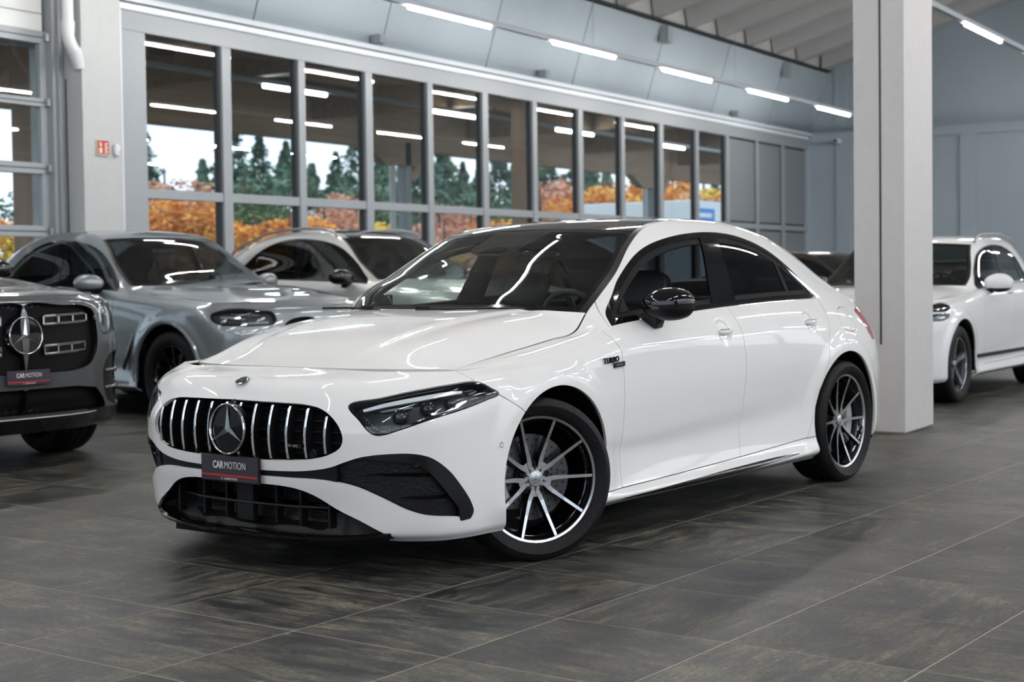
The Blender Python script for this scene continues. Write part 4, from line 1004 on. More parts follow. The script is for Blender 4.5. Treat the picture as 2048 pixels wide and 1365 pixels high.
def build_floor():
    fl = box('floor', (XL*RK, YF*RK, -.05), (FR, FW+.6, -.0005), MATS['grout']); tag(fl, kind='structure')
    T, th = .6128, .0713318; d2 = Vector((cos(th), -sin(th), 0)); d1 = Vector((-sin(th), -cos(th), 0)); P0 = Vector((3.70376, 3.14323, 0))
    g = .0019; e = .0004
    tb = MB(); h = T/2-g
    V = [(-h, -h, -.008), (h, -h, -.008), (h, h, -.008), (-h, h, -.008), (-h, -h, -e), (h, -h, -e), (h, h, -e), (-h, h, -e), (-h+e, -h+e, 0), (h-e, -h+e, 0), (h-e, h-e, 0), (-h+e, h-e, 0)]
    F = [(0, 1, 5, 4), (1, 2, 6, 5), (2, 3, 7, 6), (3, 0, 4, 7), (4, 5, 9, 8), (5, 6, 10, 9), (6, 7, 11, 10), (7, 4, 8, 11), (8, 9, 10, 11)]
    me = mesh_from('tile', V, F, MATS['tile_slate'])
    cells = []
    rnd = random.Random(3)
    fw = Vector((cos(WALLANG), sin(WALLANG))); rt = Vector((sin(WALLANG), -cos(WALLANG)))
    for i in range(-32, 34):
        for j in range(-26, 58):
            c = P0+d1*T*(i+.5)+d2*T*(j+.5)
            if not (XL*RK+.3 < c.x < FR-.4 and YF*RK+.3 < c.y < FW+.25): continue
            p = Vector((c.x, c.y)); D = p.dot(fw); X = p.dot(rt); vis = D > 2.6 and abs(X) < D*.375+.6
            cells.append((not vis, p.length, c, rnd.random()))
    cells.sort(key=lambda t: (t[0], t[1]))
    ang = -th
    for k, (nv, dd, c, r) in enumerate(cells[:300]):
        o = link('tile', me, fl); o.location = c; o.rotation_euler = (0, 0, ang+pi/2*(1 if r < .62 else 2 if r < .8 else 0)+pi*(r > .9))
    VV, FF, rv = [], [], []
    for nv, dd, c, r in cells[300:]:
        k = len(VV)
        for v in V:
            VV.append((c.x+v[0]*cos(ang)-v[1]*sin(ang), c.y+v[0]*sin(ang)+v[1]*cos(ang), v[2])); rv.append(r)
        FF += [tuple(q+k for q in f) for f in F]
    m2 = mesh_from('tile_field', VV, FF, MATS['tile_slate_far']); at = m2.attributes.new('tile_rnd', 'FLOAT', 'POINT'); at.data.foreach_set('value', rv)
    tag(link('tile_field', m2, fl), kind='stuff')
def st(o): return tag(o, kind='structure')
def build_shell():
    M = MATS; W = M['wall_paint']
    # ---- wall with the glazed folding doors
    mull = [10.46, 11.57, 12.75, 13.94, 15.16, 16.39, 17.62, 18.88, 20.17, 21.46, 22.78, 24.0, 25.3, 26.52, 27.76]
    wl = MB(); wl.box((10.0, YW+.03, 3.74), (XR+.1, YW+.25, 4.9)); wall = st(wl.build('wall_left', W))
    box('wall_return', (27.76, YW-.02, 0), (XR+.05, YW+.2, 3.75), W, wall)
    wn = bpy.data.objects.new('window_1', None); COL.objects.link(wn); st(wn)
    FG = M['frame_grey']
    zt, z1, z0 = 3.475, 2.005, 1.91
    box('head_frame', (10.0, YW-.03, zt), (27.76, YW+.05, 3.66), FG, wn, .004); box('head_rail', (10.0, YW-.06, 3.66), (27.76, YW+.05, 3.735), M['rail_white'], wn, .004)
    box('side_frame', (10.14, YW-.03, 0), (10.46, YW+.05, zt), FG, wn, .004); box('edge_frame', (10.0, YW-.05, 0), (10.14, YW+.05, 3.66), M['rail_white'], wn, .003)
    box('transom', (10.46, YW-.025, z0), (27.76, YW+.05, z1), FG, wn, .004); box('lower_transom', (10.46, YW-.025, .72), (27.76, YW+.05, .84), FG, wn, .004); box('bottom_rail', (10.46, YW-.03, 0), (27.76, YW+.05, .14), FG, wn, .004)
    for i, x in enumerate(mull[1:-1]):
        w2 = .055 if i % 2 else .065
        box('mullion', (x-w2, YW-.035, 0), (x+w2, YW+.05, zt), FG, wn, .006)
        box('mullion_side', (x-w2-.035, YW-.0, .14), (x-w2+.001, YW+.06, zt), M['frame_dark'], wn)
    for i in range(len(mull)-1):
        a, b = mull[i]+(.0 if i == 0 else .05), mull[i+1]-.05
        for (p, q) in ((z1, zt), (.84, z0), (.14, .72)):
            if i < 11: box('window_pane', (a, YW+.015, p), (b, YW+.020, q), M['pane_glass'], wn)
            else: box('infill_panel', (a+.03, YW+.0, p+.03), (b-.03, YW+.02, q-.03), M['panel_grey'], wn, .004); 
            if i >= 11: box('infill_back', (a, YW+.025, p), (b, YW+.04, q), M['frame_dark'], wn)
    # pillar beside the folding doors and the sectional door behind it
    pl = box('wall_pillar', (9.53, YW-.18, 0), (10.0, YW+.5, 4.9), M['wall_pillar_paint'], bev=.012); st(pl)
    box('panel_joint', (9.525, YW+.02, .0), (9.532, YW+.032, 2.95), M['frame_dark'], pl)
    Yd = YW+.15
    box('wall_upper', (XL, Yd+.05, 3.26), (9.53, Yd+.3, 5.0), W, wall)
    dr = bpy.data.objects.new('door_1', None); COL.objects.link(dr); st(dr)
    lv = [(3.30, 4.6), (2.765, 3.25), (2.19, 2.69), (1.63, 2.09), (1.07, 1.53), (.10, .97)]
    box('track', (9.40, Yd-.10, 0), (9.535, Yd+.02, 4.3), FG, dr, .004); box('track_guide', (9.44, Yd-.14, 0), (9.475, Yd-.09, 4.3), M['alu'], dr)
    for k, (a, b) in enumerate(lv):
        if k == 0:
            for q in range(6): box('door_slat', (3.0, Yd-.02, 3.36+q*.16), (9.36, Yd+.02, 3.515+q*.16), M['pvc'], dr, .006)
            continue
        for x0 in (3.2, 5.3, 7.4):
            box('window_pane', (x0, Yd, a), (x0+2.0, Yd+.006, b), M['pane_glass'], dr)
        for x0 in (3.1, 5.2, 7.3, 9.38): box('stile', (x0-.06, Yd-.03, a), (x0+.10 if x0 < 9 else 9.40, Yd+.03, b), FG, dr, .003)
    for (a, b) in ((3.25, 3.36), (2.69, 2.765), (2.09, 2.19), (1.53, 1.63), (.97, 1.07), (0, .10)):
        box('section_rail', (3.0, Yd-.035, a), (9.40, Yd+.03, b), FG, dr, .004)
        box('rail_gasket', (3.0, Yd-.04, (a+b)/2-.004), (9.40, Yd-.034, (a+b)/2+.004), M['frame_dark'], dr)
        box('hinge', (9.36, Yd-.075, (a+b)/2-.03), (9.425, Yd-.03, (a+b)/2+.035), M['alu'], dr)
    box('wall_side', (XL, Yd-.02, 0), (3.0, Yd+.2, 3.4), W, wall)
    # ---- leaning fascia of large panels, ledge, roof
    jx = [9.75, 12.0, 14.2, 16.42, 18.65, 20.98, 23.35, 25.8, XR]
    fa = bpy.data.objects.new('trim_1', None); COL.objects.link(fa); st(fa)
    yb, zb, yt, zt2 = YW-.02, 3.74, 10.22, 4.93
    n = Vector((0, -(zt2-zb), -(yb-yt))).normalized()
    for a, b in zip([XL]+jx[:-1], jx):
        mb = MB(); V = [Vector((a+.012, yb, zb+.05)), Vector((b-.012, yb, zb+.05)), Vector((b-.012, yt, zt2-.02)), Vector((a+.012, yt, zt2-.02))]
        mb.prism(V, -n*.06); mb.build('fascia_panel', W, fa)
    mb = MB(); mb.prism([Vector((XL, yb+.02, zb)), Vector((XR, yb+.02, zb)), Vector((XR, yt+.02, zt2)), Vector((XL, yt+.02, zt2))], -n*.10); V0 = mb.V; mb.V = [tuple(Vector(v)-n*.045) for v in V0]; mb.build('fascia_backing', M['sensor_grey'], fa)
    box('ledge', (10.0, YW-.09, 3.735), (XR, YW+.05, 3.79), M['rail_white'], fa, .004)
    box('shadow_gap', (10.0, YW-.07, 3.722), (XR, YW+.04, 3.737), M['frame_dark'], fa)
    mb = MB(); sl = .28
    zr = lambda y: 4.98+(10.22-y)*sl
    mb.prism([Vector((XL, 10.35, zr(10.35)+.28)), Vector((XR, 10.35, zr(10.35)+.28)), Vector((XR, YF, zr(YF)+.28)), Vector((XL, YF, zr(YF)+.28))], (0, 0, .1)); ce = st(mb.build('ceiling', M['ceiling_paint']))
    x = 9.0-1.165*12
    while x < XR-.3:
        mb = MB(); w = .10
        mb.prism([Vector((x-w, 10.22, zr(10.22))), Vector((x+w, 10.22, zr(10.22))), Vector((x+w*1.9, 10.22, zr(10.22)+.29)), Vector((x-w*1.9, 10.22, zr(10.22)+.29))], (0, YF-10.22, (10.22-YF)*sl)); mb.build('joist', M['ceiling_paint'], ce); x += 1.165
    box('eaves_board', (XL, 10.26, 4.9), (XR, 10.36, 5.45), M['ceiling_paint'], ce)
    box('eaves_line', (XL, 10.15, 4.93), (XR, 10.25, 4.965), M['frame_dark'], ce)
    # ---- gable wall on the right
    mb = MB(); mb.prism([Vector((XR, YF, 0)), Vector((XR, YW+.2, 0)), Vector((XR, YW+.2, 5.2)), Vector((XR, YF, zr(YF)+.3))], (.2, 0, 0)); wr = st(mb.build('wall_right', W))
    box('wall_ledge', (XR-.06, YF, 3.60), (XR+.01, YW, 3.80), W, wr, .01)
    for y in (9.9, 7.55, 5.2, 2.85, .5, -1.9, -4.3, -6.7): box('wall_post', (XR-.055, y-.14, 0), (XR+.01, y+.14, 3.62), W, wr, .01)
    for y in (9.95, 6.3, 2.65): box('upper_post', (XR-.03, y-.12, 3.8), (XR+.01, y+.12, zr(y)+.1), W, wr, .01)
    mb = MB(); mb.prism([Vector((XR-.35, 10.2, zr(10.2)-.02)), Vector((XR-.35, YF, zr(YF)-.02)), Vector((XR-.35, YF, zr(YF)+.3)), Vector((XR-.35, 10.2, zr(10.2)+.3))], (.3, 0, 0)); mb.build('gable_rafter', M['ceiling_paint'], wr)
    # ---- walls behind the camera, each with a long glazed opening for the daylight
    wf = MB()
    wf.box((XL, YF-.2, 0), (XR, YF, 1.2)); wf.box((XL, YF-.2, 4.6), (XR, YF, 11)); 
    for x0 in (XL, XR-3): wf.box((x0, YF-.2, 1.2), (x0+3, YF, 4.6))
    wfo = st(wf.build('wall_front', W))
    wb = MB(); wb.box((XL-.2, YF, 0), (XL, YW+.3, .4)); wb.box((XL-.2, YF, 4.3), (XL, YW+.3, 11)); wb.box((XL-.2, YF, .4), (XL, -6.5, 4.3)); wb.box((XL-.2, 8.5, .4), (XL, YW+.3, 4.3)); st(wb.build('wall_back', W))
    w2 = bpy.data.objects.new('window_2', None); COL.objects.link(w2); st(w2)
    for k in range(15): box('mullion', (XL+3+k*(XR-XL-6)/14-.05, YF-.12, 1.2), (XL+3+k*(XR-XL-6)/14+.05, YF-.02, 4.6), M['frame_grey'], w2)
    for z in (1.2, 2.8, 4.52): box('transom', (XL+3, YF-.11, z), (XR-3, YF-.03, z+.08), M['frame_grey'], w2)
    w3 = bpy.data.objects.new('window_3', None); COL.objects.link(w3); st(w3)
    for k in range(9): box('mullion', (XL-.12, -6.5+k*15/8-.05, .4), (XL-.02, -6.5+k*15/8+.05, 4.3), M['frame_grey'], w3)
    for z in (.4, 2.3, 4.22): box('transom', (XL-.11, -6.5, z), (XL-.03, 8.5, z+.08), M['frame_grey'], w3)
def build_pillar():
    M = MATS
    # ---- free-standing column
    c = box('pillar', (10.24, 3.207, 0), (10.896, 3.562, 8.7), M['pillar_paint'], bev=.016); tag(c, 'square white painted concrete pillar with a dark groove standing behind the white saloon', 'pillar')
    box('pillar_groove', (10.236, 3.368, .62), (10.243, 3.380, 8.6), M['frame_dark'], c)
def build_fittings():
    M = MATS
    tagrow = {8.77: ('far', 'white lighting rail with tube lamps running high along the glazed wall'), 4.53: ('mid', 'white lighting rail with tube lamps passing behind the pillar at upper right')}
    for y, xs in ((8.77, 12.2), (4.53, 16.6), (.3, 16.4), (-3.9, 16.4), (-7.2, 16.4)):
        rl = box('lighting_rail', (XL+.5, y-.02, 3.805), (XR-.1, y+.04, 3.86), M['rail_white'])
        lab = {8.77: 'long white lighting rail hanging parallel to the glazed wall with five glowing tubes', 4.53: 'white lighting rail at upper right running out from behind the pillar', .3: 'white lighting rail above the camera nearest the pillar side', -3.9: 'white lighting rail behind the camera above the open floor', -7.2: 'white lighting rail behind the camera along the front windows'}[y]
        tag(rl, lab, 'light')
        x = xs-2.82*8
        k = 0
        while x < XR-1.7:
            if x > XL+1:
                t = MB(); t.tube([(x+.03, y, 3.782), (x+.04, y, 3.782), (x+1.51, y, 3.782), (x+1.52, y, 3.782)], .015, 10, rads=[.010, .015, .015, .010]); t.build('light_tube', M['led'], rl)
            x += 2.82; k += 1
        for q in range(8):
            xx = XL+2+q*4.2; w_ = MB(); w_.tube([(xx, y, 3.87), (xx, y, 5.0+(10.22-y)*.28)], .003, 4); w_.build('hanging_wire', M['alu'], rl)
    g = 'small grey sensor boxes on the leaning fascia'
    for x, lab in ((14.0, 'small grey box on the fascia above the fourth window bay'), (17.7, 'small grey box on the fascia above the middle of the glazed wall'), (24.1, 'small grey box on the fascia above the last window bay')):
        b = box('sensor_box', (x-.055, YW-.20, 3.80), (x+.055, YW-.08, 3.90), M['sensor_grey'], bev=.008); tag(b, lab, 'sensor', g)
        box('bracket', (x-.02, YW-.10, 3.83), (x+.02, YW-.02, 3.87), M['sensor_grey'], b)
    for x, lab in ((20.85, 'grey cable box under the ceiling line above the seventh window bay'), (25.75, 'grey cable box under the ceiling line near the far corner')):
        b = box('cable_box', (x-.07, 10.10, 4.62), (x+.07, 10.24, 4.88), M['sensor_grey'], bev=.008); tag(b, lab, 'box', 'grey cable boxes under the ceiling line')
    # security camera in the far corner
    b = box('security_camera', (XR-.35, 9.90, 3.56), (XR-.12, 9.98, 3.64), M['plastic_white'], bev=.015); tag(b, 'small white security camera high in the far corner', 'camera')
    ln = MB(); ln.lathe([(0, .0), (.033, .0), (.033, .03)], 16, 'x', (XR-.365, 9.94, 3.60)); ln.build('lens', M['gloss_black'], b); box('arm', (XR-.14, 9.92, 3.585), (XR-.05, 9.96, 3.615), M['plastic_white'], b)
    # fire sign + alarm device on the pillar
    yp = YW-.18
    s = box('sign', (9.672, yp-.022, 2.265), (9.815, yp-.001, 2.405), M['sign_cream'], bev=.002); tag(s, 'square red fire extinguisher sign on the white pillar', 'sign')
    box('sign_face', (9.676, yp-.0245, 2.275), (9.811, yp-.0215, 2.401), M['sign_red'], s)
    p = MB(); p.box((9.693, yp-.0265, 2.285), (9.728, yp-.024, 2.335), .004); p.box((9.696, yp-.0265, 2.347), (9.725, yp-.024, 2.372), .005); p.box((9.704, yp-.0265, 2.37), (9.718, yp-.024, 2.385)); p.box((9.690, yp-.0265, 2.376), (9.716, yp-.024, 2.384))
    p.build('extinguisher_symbol', M['sign_cream'], s, kind='stuff')
    fl = MB()
    for k in range(7): fl.bar((9.757+(k % 2)*.004, yp-.0255, 2.287+k*.014), (9.797-(k % 3)*.006, yp-.0255, 2.300+k*.013), .008, .003, (0, 1, 0))
    fl.build('flame_symbol', M['sign_cream'], s, kind='stuff')
    V, F = superell((0, 0, 0), (.034, .024, .058), (3, 3), 24, 14); a = MB(); a.add([(9.905+v[0], yp-.022+v[1], 2.325+v[2]) for v in V], F, True); o = a.build('alarm_button', M['plastic_white']); tag(o, 'small rounded white wall device right of the red sign', 'alarm')
    box('alarm_eye', (9.915, yp-.048, 2.30), (9.925, yp-.044, 2.315), M['sensor_grey'], o)
    # PVC pipe
    px_, py_ = 9.38, 10.42
    p = MB(); p.tube([(px_, py_, 5.3), (px_, py_, 3.34), ], .052, 20); o = p.build('drain_pipe', M['pvc']); tag(o, 'white plastic drain pipe with an elbow in the upper left corner', 'pipe')
    p = MB(); p.tube([(px_, py_, 3.43), (px_, py_, 3.37), (px_, py_, 3.30), (px_+.02, py_, 3.24), (px_+.055, py_, 3.19), (px_+.075, py_, 3.165)], .060, 20, rads=[.062, .062, .056, .056, .056, .056]); p.build('elbow', M['pvc'], o)
    p = MB(); p.tube([(px_+.06, py_, 3.19), (px_+.10, py_+.01, 3.13), (px_+.145, py_+.03, 3.04)], .06, 20, rads=[.063, .06, .05]); p.build('socket', M['pvc'], o)
    p = MB(); p.box((px_-.055, py_, 4.4), (px_+.055, YW+.2, 4.44)); p.build('pipe_clip', M['pvc'], o)

def scale_hall(objs):
    S_ = Matrix.Translation((0, 0, CAM_H)) @ Matrix.Scale(RK, 4) @ Matrix.Translation((0, 0, -CAM_H))
    for o in objs: o.matrix_world = S_ @ o.matrix_world
# ------------------------------------------------------------------ outside the glazed wall
def leaf_mesh(name, pts, size, m, seed=0, nrm=None):
    r = np.random.default_rng(seed); n = len(pts); a = r.uniform(0, 2*pi, n); t = r.uniform(-.9, .9, n); s = size*r.uniform(.6, 1.3, n)
    u = np.c_[np.cos(a), np.sin(a), t*.6]; u /= np.linalg.norm(u, axis=1, keepdims=True); v = np.cross(u, np.c_[r.normal(size=n), r.normal(size=n), r.normal(size=n)]); v /= np.linalg.norm(v, axis=1, keepdims=True)
    P = np.asarray(pts); u = u*s[:, None]; v = v*s[:, None]*.7
    V = np.empty((n*4, 3)); V[0::4] = P-u; V[1::4] = P+v; V[2::4] = P+u; V[3::4] = P-v
    T = np.empty((n*2, 3), int); T[0::2] = np.c_[np.arange(n)*4, np.arange(n)*4+1, np.arange(n)*4+2]; T[1::2] = np.c_[np.arange(n)*4, np.arange(n)*4+2, np.arange(n)*4+3]
    me = bpy.data.meshes.new(name); me.vertices.add(n*4); me.vertices.foreach_set('co', V.astype(np.float32).ravel()); me.loops.add(n*6); me.loops.foreach_set('vertex_index', T.astype(np.int32).ravel())
    me.polygons.add(n*2); me.polygons.foreach_set('loop_start', np.arange(0, n*6, 3, dtype=np.int32)); me.polygons.foreach_set('loop_total', np.full(n*2, 3, np.int32)); me.update(calc_edges=True); me.materials.append(m)
    return me
def leaf_mat(name, c1, c2, c3):
    m = bpy.data.materials.new(name); m.use_nodes = True; MATS[name] = m; nt = m.node_tree; b = nt.nodes['Principled BSDF']; b.inputs['Roughness'].default_value = .8
    b.inputs['Specular IOR Level'].default_value = .1
    tc = nt.nodes.new('ShaderNodeTexCoord'); n = nt.nodes.new('ShaderNodeTexNoise'); n.inputs['Scale'].default_value = 1.1; n.inputs['Detail'].default_value = 6
    r = nt.nodes.new('ShaderNodeValToRGB'); r.color_ramp.elements[0].position = .34; r.color_ramp.elements[0].color = (*c1, 1); r.color_ramp.elements[1].position = .66; r.color_ramp.elements[1].color = (*c3, 1); e = r.color_ramp.elements.new(.5); e.color = (*c2, 1)
    nt.links.new(tc.outputs['Object'], n.inputs['Vector']); nt.links.new(n.outputs['Fac'], r.inputs['Fac']); nt.links.new(r.outputs[0], b.inputs['Base Color']); return m
def build_outside():
    M = MATS
    mat('asphalt', (.10, .10, .10), .85); add_noise(M['asphalt'], (3, 3, 3), .2, .1)
    mat('grass_field', (.07, .10, .03), .9); add_noise(M['grass_field'], (1, 1, 1), .4)
    st(box('ground', (-60, 13.85, -.25), (190, 36, -.06), M['asphalt'])); st(box('ground_far', (-60, 36, -.30), (260, 160, -.05), M['grass_field']))
    st(box('ground_front', (-60, -60, -.3), (120, YF*RK-.3, -.08), M['asphalt']))
    wd = mat('glulam', (.46, .30, .19), .6); add_noise(wd, (.6, 9, 9), .30, .1); wd2 = mat('wood_post', (.40, .24, .15), .6); add_noise(wd2, (9, 9, .6), .3, .1)
    mat('deck_dark', (.16, .145, .135), .8)
    n0 = set(o.name for o in SC.objects)
    cn = empty('canopy', (0, 0, 0), 0, 'timber canopy with glued beams and grey steel posts outside the windows', 'canopy')
    box('canopy_roof', (3, YW+.45, 4.55), (46, 19.2, 4.7), M['deck_dark'], cn)
    for y, z0, z1 in ((12.6, 3.95, 4.55), (17.0, 3.53, 4.5)): box('beam', (3, y-.1, z0), (46, y+.1, z1), wd, cn, .01)
    for y in (11.7, 14.0, 15.5, 18.2): box('purlin', (3, y-.06, 4.28), (46, y+.06, 4.55), wd, cn, .01)
    for k in range(9): box('cross_beam', (6.1+k*4.85, YW+.6, 3.9), (6.3+k*4.85, 19, 4.35), wd, cn, .01)
    for x, y in ((11.55, 13.4), (22.0, 13.4), (32.5, 13.4)):
        box('timber_post', (x-.17, y-.17, -.06), (x+.17, y+.17, 4.5), wd2, cn, .01)
    for x in (23.5, 34.0, 44.0, 13.0):
        box('steel_post', (x-.09, 16.9, -.06), (x+.09, 17.1, 3.7), M['sensor_grey'], cn, .01)
        p = MB(); p.tube([(x-.32, 17.05, 3.45), (x-.32, 17.05, -.05)], .06, 12); p.build('downpipe', M['plastic_white'], cn)
        bb = MB(); bb.bar((x+.1, 17, 3.0), (x+1.5, 17, 4.3), .22, .2); bb.build('brace', wd, cn)
        gb_ = MB(); gb_.prism([(x-1.3, 16.9, 3.55), (x-.7, 16.9, 3.25), (x+.3, 16.9, 3.25), (x+.6, 16.9, 3.55)], (0, .2, 0)); gb_.build('haunch', wd, cn)
    # canopy light row
    rl = box('lighting_rail', (8, 13.97, 3.83), (44, 14.03, 3.89), M['rail_white']); tag(rl, 'lighting rail with short tubes hanging under the timber canopy outside', 'light')
    mat('led_out', (1, 1, 1), emit=12, emit_color=(.95, 1.0, .95))
    for k in range(7):
        x = 16.08+(k-1)*4.02; t = MB(); t.tube([(x, 14, 3.80), (x+1.35, 14, 3.80)], .03, 10); t.build('light_tube', M['led_out'], rl)
    for k in range(6): box('hanger', (10+k*6, 13.99, 3.88), (10.02+k*6, 14.01, 4.6), M['alu'], rl)
    scale_hall([o for o in SC.objects if o.name not in n0 and o.parent is None])
    # service building with blue signs
    mat('clad_white', (.74, .80, .82), .5); mat('sign_blue', (.03, .20, .62), .5)
    bd = empty('building', (0, 0, 0), 0, 'white clad service building with blue signs seen through the last window bays', 'building')
    bx = 64.0
    wl = MB()
    for k in range(24): wl.box((bx+k*.5, 30, -.1), (bx+k*.5+.48, 36, 4.55), .02)
    wl.build('clad_wall', M['clad_white'], bd, kind='stuff'); box('end_wall', (bx-.05, 30.03, -.1), (bx+12.1, 36, 4.5), M['clad_white'], bd)
    for (x0, x1, z0, z1, tx, sz_) in ((64.1, 66.4, 3.2, 4.2, 'SERVICE\nENTRY', .0), (70.3, 72.6, 2.9, 4.2, '', 0)):
        sg = box('sign_board', (x0, 29.93, z0), (x1, 30.0, z1), M['sign_blue'], bd)
        for r in range(2):
            bar = MB(); bar.box((x0+.25, 29.92, z1-.42-r*.45), (x1-.35-.2*r, 29.935, z1-.22-r*.45)); bar.build('sign_line', M['clad_white'], sg)
    box('awning', (73.0, 28.9, 2.05), (76.3, 30.1, 3.9), M['sign_blue'], bd, .1); box('awning_panel', (73.4, 28.85, 2.2), (74.0, 28.92, 3.6), M['clad_white'], bd)
    # trees
    leaf_mat('leaf_orange', (.50, .16, .04), (.88, .40, .09), (.92, .56, .15)); leaf_mat('leaf_yellow', (.40, .34, .07), (.92, .64, .10), (.95, .72, .15)); leaf_mat('leaf_rust', (.42, .22, .16), (.74, .40, .28), (.82, .52, .38))
    leaf_mat('needle_green', (.07, .14, .11), (.13, .23, .16), (.20, .30, .18)); leaf_mat('leaf_green', (.05, .10, .05), (.10, .16, .07), (.18, .24, .09)); mat('bark', (.08, .06, .045), .9)
    r = np.random.default_rng(5)
    def conifer(h, seed):
        q = np.random.default_rng(seed); n = 4200; z = h*(.12+.88*q.uniform(0, 1, n)**1.25); lay = .5+.5*np.sin(z*2*pi/(h*.085)+q.uniform(0, 6)); R = (h-z)*.40*(.55+.45*lay)+.08; a = q.uniform(0, 2*pi, n); rr = R*np.sqrt(q.uniform(.15, 1, n))
        lob = 1+.25*np.sin(a*5+z*1.7); return np.c_[rr*lob*np.cos(a), rr*lob*np.sin(a), z-rr*.25]
    def broad(h, seed):
        q = np.random.default_rng(seed); P = []
        for k in range(26):
            c = np.array([q.normal(0, .22*h), q.normal(0, .22*h), h*q.uniform(.30, .88)]); c[:2] *= (1.15-c[2]/h)*1.6; s = h*q.uniform(.10, .19); d = q.normal(size=(300, 3)); d /= np.linalg.norm(d, axis=1, keepdims=True); P.append(c+d*s*q.uniform(.6, 1, (300, 1))*[1, 1, .8])
        return np.vstack(P)
    con = [leaf_mesh('foliage', conifer(9, s), .16, M['needle_green'], s) for s in (1, 2, 3)]; bro = {}
    for nm in ('leaf_orange', 'leaf_yellow', 'leaf_rust', 'leaf_green'): bro[nm] = [leaf_mesh('foliage', broad(6, s), .105, M[nm], s) for s in (11, 12)]
    tk = MB(); tk.tube([(0, 0, 0), (.05, 0, 3), (0, .05, 6.5)], .2, 8, rads=[.20, .13, .04]); to = tk.build('trunk', M['bark']); trunk = to.data; bpy.data.objects.remove(to)
    def tree(kind, me, x, y, s, lab, sx=1.):
        o = empty('tree', (x, y, -.1), r.uniform(0, 6), lab, 'tree', 'autumn trees beyond the canopy'); f = link('foliage', me, o); f.scale = (s*sx, s*sx, s); tag(f, kind='stuff'); t = link('trunk', trunk, o); t.scale = (s, s, s)
    cl = {'leaf_orange': 'orange autumn tree', 'leaf_yellow': 'golden yellow autumn tree', 'leaf_rust': 'rusty brown autumn tree', 'leaf_green': 'pale green leafy tree', 'c': 'dark green conifer'}
    edges = [.987, 1.092, 1.203, 1.315, 1.43, 1.546, 1.662, 1.781, 1.903, 2.025, 2.149, 2.27]; nth = ['first', 'second', 'third', 'fourth', 'fifth', 'sixth', 'seventh', 'eighth', 'ninth', 'tenth', 'eleventh']; seen = {}
    def lab(kind, q):
        b_ = sum(q > e for e in edges)
        where = 'through the left door' if b_ == 0 else 'in the %s window bay' % nth[min(b_, 11)-1]
        t = cl[kind]+' seen '+where; n = seen.get(t, 0); seen[t] = n+1
        return t if n == 0 else cl[kind]+', '+['second', 'third', 'fourth'][min(n-1, 2)]+' one seen '+where
    k = 0
    for q in np.arange(.80, 2.30, .055):
        y = 40+r.uniform(-1, 3); sc = r.uniform(.60, .74)*(1+.75*smooth01((q-1.55)/.4)); nm = 'leaf_yellow' if (k % 4 == 1) else 'leaf_rust' if (k % 5 == 3) else 'leaf_orange'
        if 1.33 < q < 1.55: nm = 'leaf_rust'
        tree('b', bro[nm][k % 2], q*y, y, float(sc), lab(nm, q), 1.45); k += 1
    for q in np.arange(.86, 2.28, .040):
        y = 54+r.uniform(-3, 4); h = r.uniform(.80, 1.12)*(1.0+.12*(1.25 < q < 1.85)); k += 1
        if q < 1.03 and k % 2: continue
        tree('c', con[k % 3], q*y, y, h, lab('c', q), 1.0)
    for q in np.arange(.9, 2.25, .11):
        y = 46.5+r.uniform(-1, 2); k += 1; nm = 'leaf_green' if k % 2 else 'leaf_rust'; tree('b', bro[nm][k % 2], q*y, y, r.uniform(.85, 1.0), lab(nm, q), 1.3)
# ------------------------------------------------------------------ the other cars: one template, remapped per car
def remap(v, xs, ys): 
    v = np.asarray(v, float); o = np.argsort(xs); xs_, ys_ = np.array(xs, float)[o], np.array(ys, float)[o]; r = np.interp(v, xs_, ys_)
    lo = v < xs_[0]; hi = v > xs_[-1]
    r = np.where(lo, ys_[0]+(v-xs_[0])*(ys_[1]-ys_[0])/(xs_[1]-xs_[0]), r); return np.where(hi, ys_[-1]+(v-xs_[-1])*(ys_[-1]-ys_[-2])/(xs_[-1]-xs_[-2]), r)
SUV_X = ([.872, .385, 0, -.55, -1.15, -2.729, -3.675], [.84, .40, 0, -.78, -1.35, -2.87, -3.86])
SUV_Z = ([.15, .25, .33, .46, .56, .66, .735, .775, .90, .966, 1.09, 1.303, 1.415], [.22, .33, .38, .54, .68, .82, .91, .965, 1.055, 1.10, 1.22, 1.49, 1.62])
